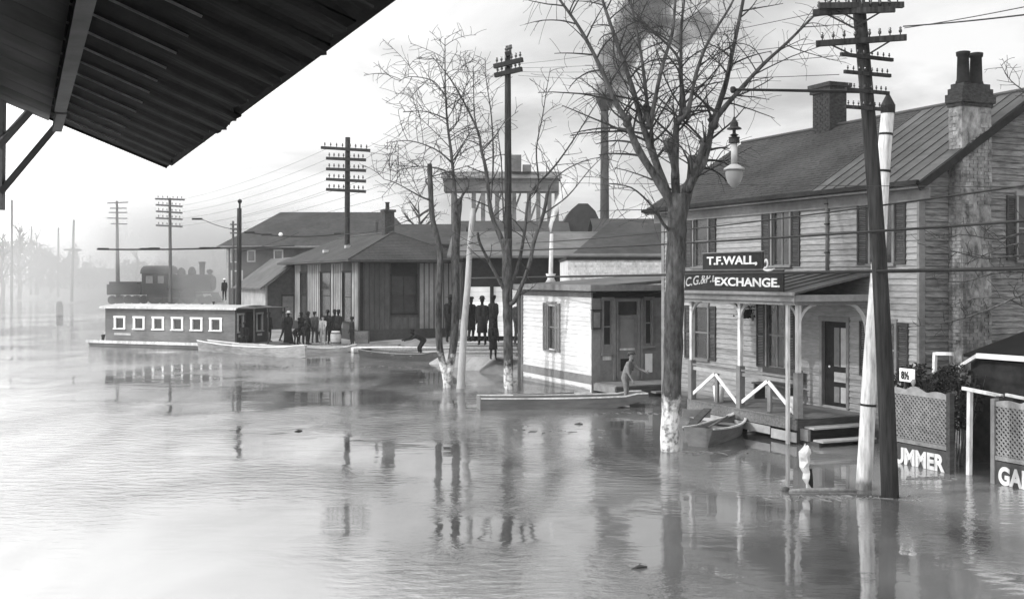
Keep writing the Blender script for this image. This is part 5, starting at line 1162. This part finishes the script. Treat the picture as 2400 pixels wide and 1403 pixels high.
# ------------------------------------------------------------------ people
def person(label, px, pyfeet, Y, hgt, pose='stand', coat=COAT, trous=COAT, hat='cap', face=0.0, zf=None, long=False, hatm=None, group=None, arm=(0,0), seed=0):
    """A figure Y metres away, feet at the image row pyfeet (or height zf); face = heading, 0 looks at the camera."""
    rn = random.Random(seed); p = at(px, pyfeet, Y); z = p.z if zf is None else zf
    r = thing('person', label, 'person', (p.x, p.y, z), face, group); s = hgt/1.75; r.scale = (s,s,s)
    bend = {'stand':0,'walk':0.04,'bend':1.05,'sit':0.1,'lean':.3}[pose]
    hipz = .93 if pose != 'sit' else .5; hip = Vector((0,0,hipz))
    if pose == 'bend': hip = Vector((0,.18,.84))
    up = Vector((0,-math.sin(bend),math.cos(bend))); fw_ = Vector((0,-math.cos(bend),-math.sin(bend)))
    chest = hip+up*.34; neck = hip+up*.56; head = neck+(up*.6+Vector((0,-.15*bend,.55))).normalized()*.17; sh = hip+up*.5
    caps = []                                  # (a, b, ra, rb, squash)
    def cap(a, c, ra, rb): caps.append((Vector(a), Vector(c), ra, rb))
    for k in (-.08,.08):
        cap(hip+Vector((k,0,.0)), chest+Vector((k*1.1,0,0)), .115, .115); cap(chest+Vector((k,0,0)), sh+Vector((k*1.2,0,-.02)), .12, .095)
    cap(sh-Vector((.15,0,0)), sh+Vector((.15,0,0)), .075,.075); cap(sh, neck, .07,.055); cap(neck, head-Vector((0,0,.04)), .055,.06)
    feet = []
    for sx in (-1,1):
        h0 = hip+Vector((sx*.09,0,0)); st_ = {'stand':(.02*sx,.0),'walk':(.0,sx*.22),'bend':(.04*sx,.02*sx),'sit':(0,0),'lean':(.02*sx,.05*sx)}[pose]
        if pose == 'sit': kn = Vector((sx*.12,-.42,.48)); an_ = Vector((sx*.12,-.4,.08))
        else: an_ = Vector((sx*.1+st_[0], st_[1]+.03, .08)); kn = (h0+an_)/2+Vector((0,-.05-(.1 if pose == 'bend' else 0),.02))
        cap(h0, kn, .098,.068); cap(kn, an_, .066,.048); cap(an_+Vector((0,.03,-.03)), an_+Vector((0,-.16,-.045)), .045,.038); feet.append(an_)
    hands = []
    for i, sx in enumerate((-1,1)):
        s0 = sh+Vector((sx*.19,0,-.01)); a_ = arm[i] if pose != 'bend' else 1.0
        dn = Vector((sx*.12,-math.sin(a_)*1.0,-math.cos(a_))).normalized(); el = s0+dn*.29
        d2 = Vector((-sx*.05*(1+a_),-math.sin(a_+.35),-math.cos(a_+.35))).normalized(); wr = el+d2*.25
        cap(s0, el, .062,.05); cap(el, wr, .048,.034); cap(wr, wr+d2*.08, .034,.036); hands.append((wr+d2*.08, d2, sx))
    bm = bmesh.new()
    for a, c, ra, rb in caps:
        d = c-a; ln = d.length; q = d.to_track_quat('Z','Y').to_matrix().to_4x4()
        bmesh.ops.create_cone(bm, cap_ends=True, segments=12, radius1=ra, radius2=rb, depth=ln, matrix=Matrix.Translation((a+c)/2) @ q)
        bmesh.ops.create_icosphere(bm, subdivisions=2, radius=ra, matrix=Matrix.Translation(a)); bmesh.ops.create_icosphere(bm, subdivisions=2, radius=rb, matrix=Matrix.Translation(c))
    bmesh.ops.create_icosphere(bm, subdivisions=3, radius=1, matrix=Matrix.Translation(head+Vector((0,0,.03))) @ Matrix.Diagonal((.077,.095,.115,1)))
    hd = head
    bmesh.ops.create_icosphere(bm, subdivisions=2, radius=.05, matrix=Matrix.Translation(hd+Vector((0,-.05,-.045))) )             # jaw
    bmesh.ops.create_icosphere(bm, subdivisions=1, radius=.018, matrix=Matrix.Translation(hd+Vector((0,-.1,.01))))                 # nose
    for sx in (-1,1): bmesh.ops.create_icosphere(bm, subdivisions=1, radius=.022, matrix=Matrix.Translation(hd+Vector((sx*.078,.0,.01))))
    me = bpy.data.meshes.new('body'); bm.to_mesh(me); bm.free(); bo = link('body', me)
    md = bo.modifiers.new('r','REMESH'); md.mode = 'VOXEL'; md.voxel_size = .021; ms = bo.modifiers.new('s','SMOOTH'); ms.iterations = 2; ms.factor = .5
    me2 = bpy.data.meshes.new_from_object(bo.evaluated_get(bpy.context.evaluated_depsgraph_get())); bpy.data.objects.remove(bo)
    bm = bmesh.new(); bm.from_mesh(me2)
    for wr, d2, sx in hands:                                       # four unequal curled fingers and a thumb rooted in each palm
        side = Vector((0,1,0)).cross(d2).normalized()
        fwd = d2.cross(side)
        for k, l_ in enumerate((.065,.075,.07,.055)):
            b0_ = wr+fwd*(-.03+.02*k); b1_ = b0_+d2*l_*.6; b2_ = b1_+(d2*.6-side*sx*.8).normalized()*l_*.5
            for u_, v_ in ((b0_,b1_),(b1_,b2_)):
                q = (v_-u_).to_track_quat('Z','Y').to_matrix().to_4x4(); bmesh.ops.create_cone(bm, cap_ends=True, segments=6, radius1=.009, radius2=.008, depth=(v_-u_).length, matrix=Matrix.Translation((u_+v_)/2) @ q)
        u_ = wr-d2*.04-fwd*.03; v_ = u_+(d2*.6-fwd).normalized()*.06; q = (v_-u_).to_track_quat('Z','Y').to_matrix().to_4x4()
        bmesh.ops.create_cone(bm, cap_ends=True, segments=6, radius1=.011, radius2=.009, depth=.06, matrix=Matrix.Translation((u_+v_)/2) @ q)
    for f_ in bm.faces:
        c = f_.calc_center_median(); f_.smooth = True
        hc = (c-head).length < .16 and (c-neck).dot(up) > .02; hn = any((c-h_[0]).length < .1 for h_ in hands)
        f_.material_index = 1 if (hc or hn) else (2 if c.z < hipz-.05 and pose != 'bend' or c.z < .7 and pose == 'bend' and abs(c.y-.1) < .25 else 0)
        if c.z < .13 and not hn: f_.material_index = 3
    bm.to_mesh(me2); bm.free(); me2.materials.clear()
    for m in (coat, SKIN, trous, IRON): me2.materials.append(m)
    body = link('body', me2, r)
    # hair
    b = MB(); b.lathe([(.02,.125),(.06,.112),(.083,.07),(.086,.02),(.075,-.02)], head+Vector((0,.034,.03)), 12, 1, 1.0); b.build('hair', COAT, r, True)
    for sx in (-1,1): b = MB(); b.lathe([(.002,-.007),(.009,0),(.002,.007)], head+Vector((sx*.03,-.09,.035)), 6); b.build('eye', IRON, body)
    b = MB(); b.box(-.022,.022,-.103,-.092,-.048,-.042); b.build('mouth', COAT, body, False, head)
    hm = hatm or COAT
    if hat == 'cap':
        b = MB(); b.lathe([(.09,.06),(.108,.085),(.115,.11),(.08,.15),(.02,.155)], head, 14, 1, 1.12); b.slab([(-.06,-.09,.07),(.06,-.09,.07),(.045,-.15,.06),(-.045,-.15,.06)],(0,0,.012)); 
        b.v = [(x+0, y, z) if True else 0 for x,y,z in b.v]
        b2 = MB(); b2.lathe([(.09,.06),(.108,.085),(.115,.11),(.08,.15),(.02,.155)], (0,0,0), 14, 1, 1.12); b2.slab([(-.06,-.09,.07),(.06,-.09,.07),(.045,-.15,.06),(-.045,-.15,.06)],(0,0,.012)); b2.build('cap', hm, r, True, head)
    elif hat == 'brim':
        b = MB(); b.lathe([(.09,.066),(.17,.07),(.17,.08),(.098,.082),(.09,.17),(.06,.19),(.02,.18)], head, 16, 1, 1.12); b.build('hat', hm, r, True)
    elif hat == 'bowler':
        b = MB(); b.lathe([(.09,.06),(.14,.075),(.14,.085),(.1,.08),(.098,.14),(.07,.19),(.02,.205)], head, 16, 1, 1.12); b.build('hat', hm, r, True)
    if long and pose in ('stand','walk','lean'):
        b = MB(); prof = [(.2,.46),(.185,.72),(.175,.98),(.165,1.1)]; b.lathe(prof, (0,.0,0), 16, 1.05, .8); b.build('coat_skirt', coat, r, True)
        for zz_ in (.98,1.1,1.22): q = MB(); q.lathe([(.002,0),(.014,.004),(.002,.01)], (.03,-.145,zz_), 6); q.build('button', IRON, r)
    if long == 'skirt':
        b = MB(); b.lathe([(.3,.04),(.25,.4),(.18,.8),(.15,1.02)], (0,0,0), 18, 1, .9); b.build('skirt', coat, r, True)
    return r
GP = 'onlookers on the landing before the depot'
PP = [
 ('man in dark coat and cap standing alone right of the houseboat',630,788,62,1.62,dict(pose='stand',face=1.0)),
 ('woman in long dark dress with a pale hat nearest the shed door',676,800,60,1.72,dict(hat='brim',hatm=WHS,long='skirt',face=-.3)),
 ('boy crouching low between the woman and the group of men',694,802,59.5,1.35,dict(pose='bend',face=.8)),
 ('man in dark suit and bowler left in the huddle of men',722,801,59.5,1.7,dict(hat='bowler',face=1.3,arm=(.5,.1))),
 ('man in grey cap turned away behind the bowler hat',737,797,61,1.68,dict(hat='cap',coat=COATG,face=3.0)),
 ('boy in a pale shirt and cap in the middle of the landing',757,803,59.6,1.5,dict(hat='cap',coat=COATP,arm=(.2,.7))),
 ('short boy in dark jacket right of the pale shirted boy',774,803,59.8,1.4,dict(hat='cap',arm=(.6,.2),face=.4)),
 ('tall man in long dark overcoat at the right of the landing group',793,804,60.3,1.78,dict(hat='brim',long=True,face=-.6)),
 ('boy in dark clothes standing apart at the right end of the landing',825,812,58.8,1.48,dict(hat='cap',face=-.9)),
]
PP += [
 ('man in dark coat with arms folded between the woman and the bowler hat',706,800,60.6,1.66,dict(hat='cap',arm=(1.2,1.2),face=.6,long=True)),
 ('boy with a grey coat leaning forward beside the crate',748,801,61.2,1.42,dict(pose='lean',coat=COATG,face=-.8)),
 ('broad man in dark overcoat behind the barrel',784,799,61.5,1.74,dict(hat='bowler',long=True,face=.9)),
 ('man in shirt sleeves stepping along the back of the landing',664,794,62.5,1.65,dict(pose='walk',coat=COATG,hat='cap',face=1.5,arm=(.4,-.3))),
 ('child in a dark cap at the front edge of the landing',715,806,58.9,1.15,dict(hat='cap',face=.3)),
 ('man in a dark hat half hidden at the back of the landing',768,797,62.4,1.72,dict(hat='brim',face=-.3)),
]
for i, (lab,px,py,Y,h_,kw) in enumerate(PP): person(lab,px,py,Y,h_,group=GP,seed=i,zf=.17,**kw)
person('stout man in dark clothes sitting on the stern of the houseboat',574,815,57.9,1.6,pose='sit',face=.2,zf=.2,hat='cap',seed=20)
person('man in dark clothes bending down over the dark skiff',985,845,51,1.68,pose='bend',face=-1.2,hat='cap',zf=.08,seed=21)
GB = 'men on the bank beside the leaning pole'
zb2 = lambda py, Y: HC-(py-HY)/F*Y
person('broad man in dark overcoat half hidden by the forked tree',1055,800,43.3,1.78,long=True,hat='brim',zf=zb2(798,43.3)-.05,group=GB,face=.3)
person('man in dark overcoat just right of the pale leaning pole',1104,800,43,1.7,long=True,hat='cap',zf=zb2(800,43),group=GB,face=.8)
person('tall man in dark overcoat and bowler centre of the bank',1130,812,42.6,1.8,long=True,hat='bowler',zf=zb2(808,42.6),group=GB,face=-.2)
person('man in dark coat with cap right of the bowler hatted man',1156,800,43.6,1.78,long=True,hat='cap',zf=zb2(800,43.6),group=GB,face=-.7)
person('boy in a dark coat standing nearest the water on the bank',1156,842,41.0,1.37,long=True,hat='cap',zf=zb2(841,41),group=GB,face=.2,arm=(.1,.3))
person('person in pale grey clothes beside the left wall of the shop',1214,800,43,1.75,coat=COATG,hat='cap',zf=zb2(808,43),group=GB,face=.5)
person('figure in pale working clothes standing in the long punt',1466,942,32.25,1.6,pose='lean',coat=COATQ,trous=COATG,hat='cap',hatm=COATG,face=1.1,zf=.0,arm=(.15,.9))
for i, (px, Y, h_, lab) in enumerate(((452,94,1.7,'distant man before the locomotive boiler, left of two'),(474,95,1.65,'distant man before the locomotive pilot, right of two'),(500,92,1.7,'distant man walking between the locomotive and the grey warehouse'))):
    person(lab, px, 703, Y, h_, pose='walk' if i == 2 else 'stand', hat='cap', face=.5*i, zf=ground_z((px-1200)/F*Y, Y), seed=40+i)
person('distant man with a white hat standing before the grey warehouse',526,700,85,1.6,hat='brim',hatm=WH,face=0,zf=zb2(703,85))

# ------------------------------------------------------------------ canopy over the photographer
CO = Vector((-2.83, 9.0, 4.7)); PIT = math.radians(21.7)
cn = thing('canopy', 'dark iron eave canopy jutting in at the top left', 'canopy', (CO.x,CO.y,CO.z), RZ)
# canopy local frame: x along the eave towards the viewer, y away from the street: it rises towards -y
def cz(y): return -y*math.tan(PIT)
PWD = .4; n = 30; LY = -4.0
CANS = mat('canopy_soffit_board', .2, .32, 2, .9, .1, stain=.5)
for i in range(n):
    x0 = i*PWD; b = MB(); rag = random.uniform(-.035,.035); y1 = .0+rag
    pts = []; m_ = 6
    # slightly wavy sheet near the eave edge
    rows = [y1, -.12, -.3, -.55, LY]; vs = []
    for yy in rows:
        for k in range(m_+1):
            xx = x0+.006+(PWD-.012)*k/m_; wv = .008*math.sin(k/m_*2*math.pi)*(1 if yy > -.35 else .3 if yy > -.6 else 0)
            vs.append((xx, yy+(.012*math.sin(k*2.1+i) if yy == y1 else 0), cz(yy)+wv))
    nn_ = len(vs); vs += [(x,y,z+.012) for x,y,z in vs]; fs = []
    for r_ in range(len(rows)-1):
        for k in range(m_):
            a = r_*(m_+1)+k; fs.append((a,a+1,a+m_+2,a+m_+1)); fs.append((nn_+a,nn_+a+m_+1,nn_+a+m_+2,nn_+a+1))
    for k in range(m_): fs.append((k+1,k,nn_+k,nn_+k+1))
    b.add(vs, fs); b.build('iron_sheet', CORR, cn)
    bx('soffit_panel', CANS, cn, x0+.004, x0+PWD-.004, -3.9, -.95, -.024, -.02).rotation_euler = (-PIT, 0, 0)
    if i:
        b = MB(); b.bar((x0,-.42,cz(-.42)-.012),(x0,-.93,cz(-.93)-.012),.007,.01); b.build('batten', CORL, cn)  # thin pale strip painted as the line of light at each sheet lap
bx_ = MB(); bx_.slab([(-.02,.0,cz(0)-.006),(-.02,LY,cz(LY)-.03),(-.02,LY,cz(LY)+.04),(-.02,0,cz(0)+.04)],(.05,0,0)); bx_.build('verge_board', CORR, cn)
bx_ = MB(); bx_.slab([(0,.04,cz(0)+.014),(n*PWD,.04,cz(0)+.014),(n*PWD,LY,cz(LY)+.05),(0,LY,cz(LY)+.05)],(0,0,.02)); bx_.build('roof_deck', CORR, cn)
yb = -.84
b = MB(); b.bar((.35,yb,cz(yb)-.1),(1.32,yb,cz(yb)-.1),.065,.06); b.build('purlin', CANW, cn)
b = MB(); b.bar((1.4,yb-.01,cz(yb)-.09),(n*PWD,yb-.01,cz(yb)-.09),.075,.07); b.build('purlin', CANW, cn)
inv = Matrix.Rotation(-RZ, 3, 'Z')
def lc_(px, py, Y): return inv @ (at(px,py,Y)-CO)
for (a, c, w_) in (((72,258,8.55),(-6,345,8.35),.05),((136,290,8.6),(0,452,8.4),.05)):
    b = MB(); b.bar(lc_(*a), lc_(*c), w_, w_); b.build('strut', CANW, cn)
b = MB(); b.bar(lc_(115,-10,7.0), lc_(-20,150,6.6), .02, .02); b.build('strut', CANW, cn)
b = MB(); b.bar(lc_(2,225,8.42), lc_(-1,492,8.42), .06, .06); b.build('bracket_post', CANW, cn)
# wall of the building the canopy belongs to (outside the frame to the left)
ws = thing('platform_building', 'dark boarded building wall behind the canopy post at the left edge', 'building', (CO.x,CO.y,0), RZ)
q = lc_(-14,400,8.38); bx('wall', CORR, ws, q.x+.05, q.x+14, q.y-.2, q.y, -.5, 5.2)

# bits of floating wood
for i, (px, py, lab) in enumerate(((1357,994,'small dark chip of wood floating right below the long punt'),(1500,1330,'tiny stick floating in the open water at the bottom'),(700,1010,'small broken board floating below the group of boats'))):
    Y = HC*F/(py-HY); q = at(px, py, Y); dbr = thing('floating_wood', lab, 'driftwood', (q.x, q.y, 0), .4*i)
    b = MB(); b.tube([(-.12,0,.0),(0,.01,.02),(.1,-.01,.01)], [.012,.025,.012], 6); b.build('wood', PLKD, dbr); b = MB(); b.tube([(-.02,0,.02),(.03,.05,.05)], [.01,.006], 5); b.build('twig', PLKD, dbr)

# oars laid in the boats
def oar(label, px, py, Y, z, ang, tilt=.03):
    q = at(px, py, Y); r = thing('oar', label, 'oar', (q.x, Y, z), ang); b = MB()
    b.tube([(-1.1,0,0),(.7,0,tilt)], .022, 6); b.build('loom', PLK, r, True); b = MB(); b.slab([(.7,-.02,tilt-.01),(.85,-.07,tilt-.01),(1.2,-.07,tilt-.01),(1.2,.07,tilt-.01),(.85,.07,tilt-.01),(.7,.02,tilt-.01)], (0,0,.02)); b.build('blade', PLKL, r)
oar('oar lying across the seats of the long white rowboat', 590, 828, 54.6, .5, -.75)
oar('oar lying in the small skiff beside the big tree', 1690, 1015, 25.9, .42, 1.15)
oar('pole oar resting along the gunwale of the long punt', 1290, 945, 32.2, .38, .1)
# straw and twigs caught in the still water
b = MB(); rr_ = random.Random(3)
for (px, py, sx, sy, n) in ((1960,1165,1.3,.25,70),(1500,968,2.2,.25,45),(2180,1120,.6,.2,30),(760,860,5,.8,60),(1650,1060,.8,.3,40),(1300,1010,2.5,.7,40),(1150,920,1.6,.4,40)):
    Y = HC*F/(py-HY); c = at(px, py, Y)
    for i in range(n):
        x = c.x+rr_.gauss(0,sx*.5); y = c.y+rr_.gauss(0,sy*.5); a = rr_.uniform(0,3.14); l = rr_.uniform(.03,.13)
        b.bar((x-l*math.cos(a),y-l*math.sin(a),.006),(x+l*math.cos(a),y+l*math.sin(a),.008), .012, .01)
fd = kind(b.build('floating_debris', PLK), 'stuff'); fd['label'] = 'scattered straw and twigs floating in drift lines on the water'; fd['category'] = 'debris'
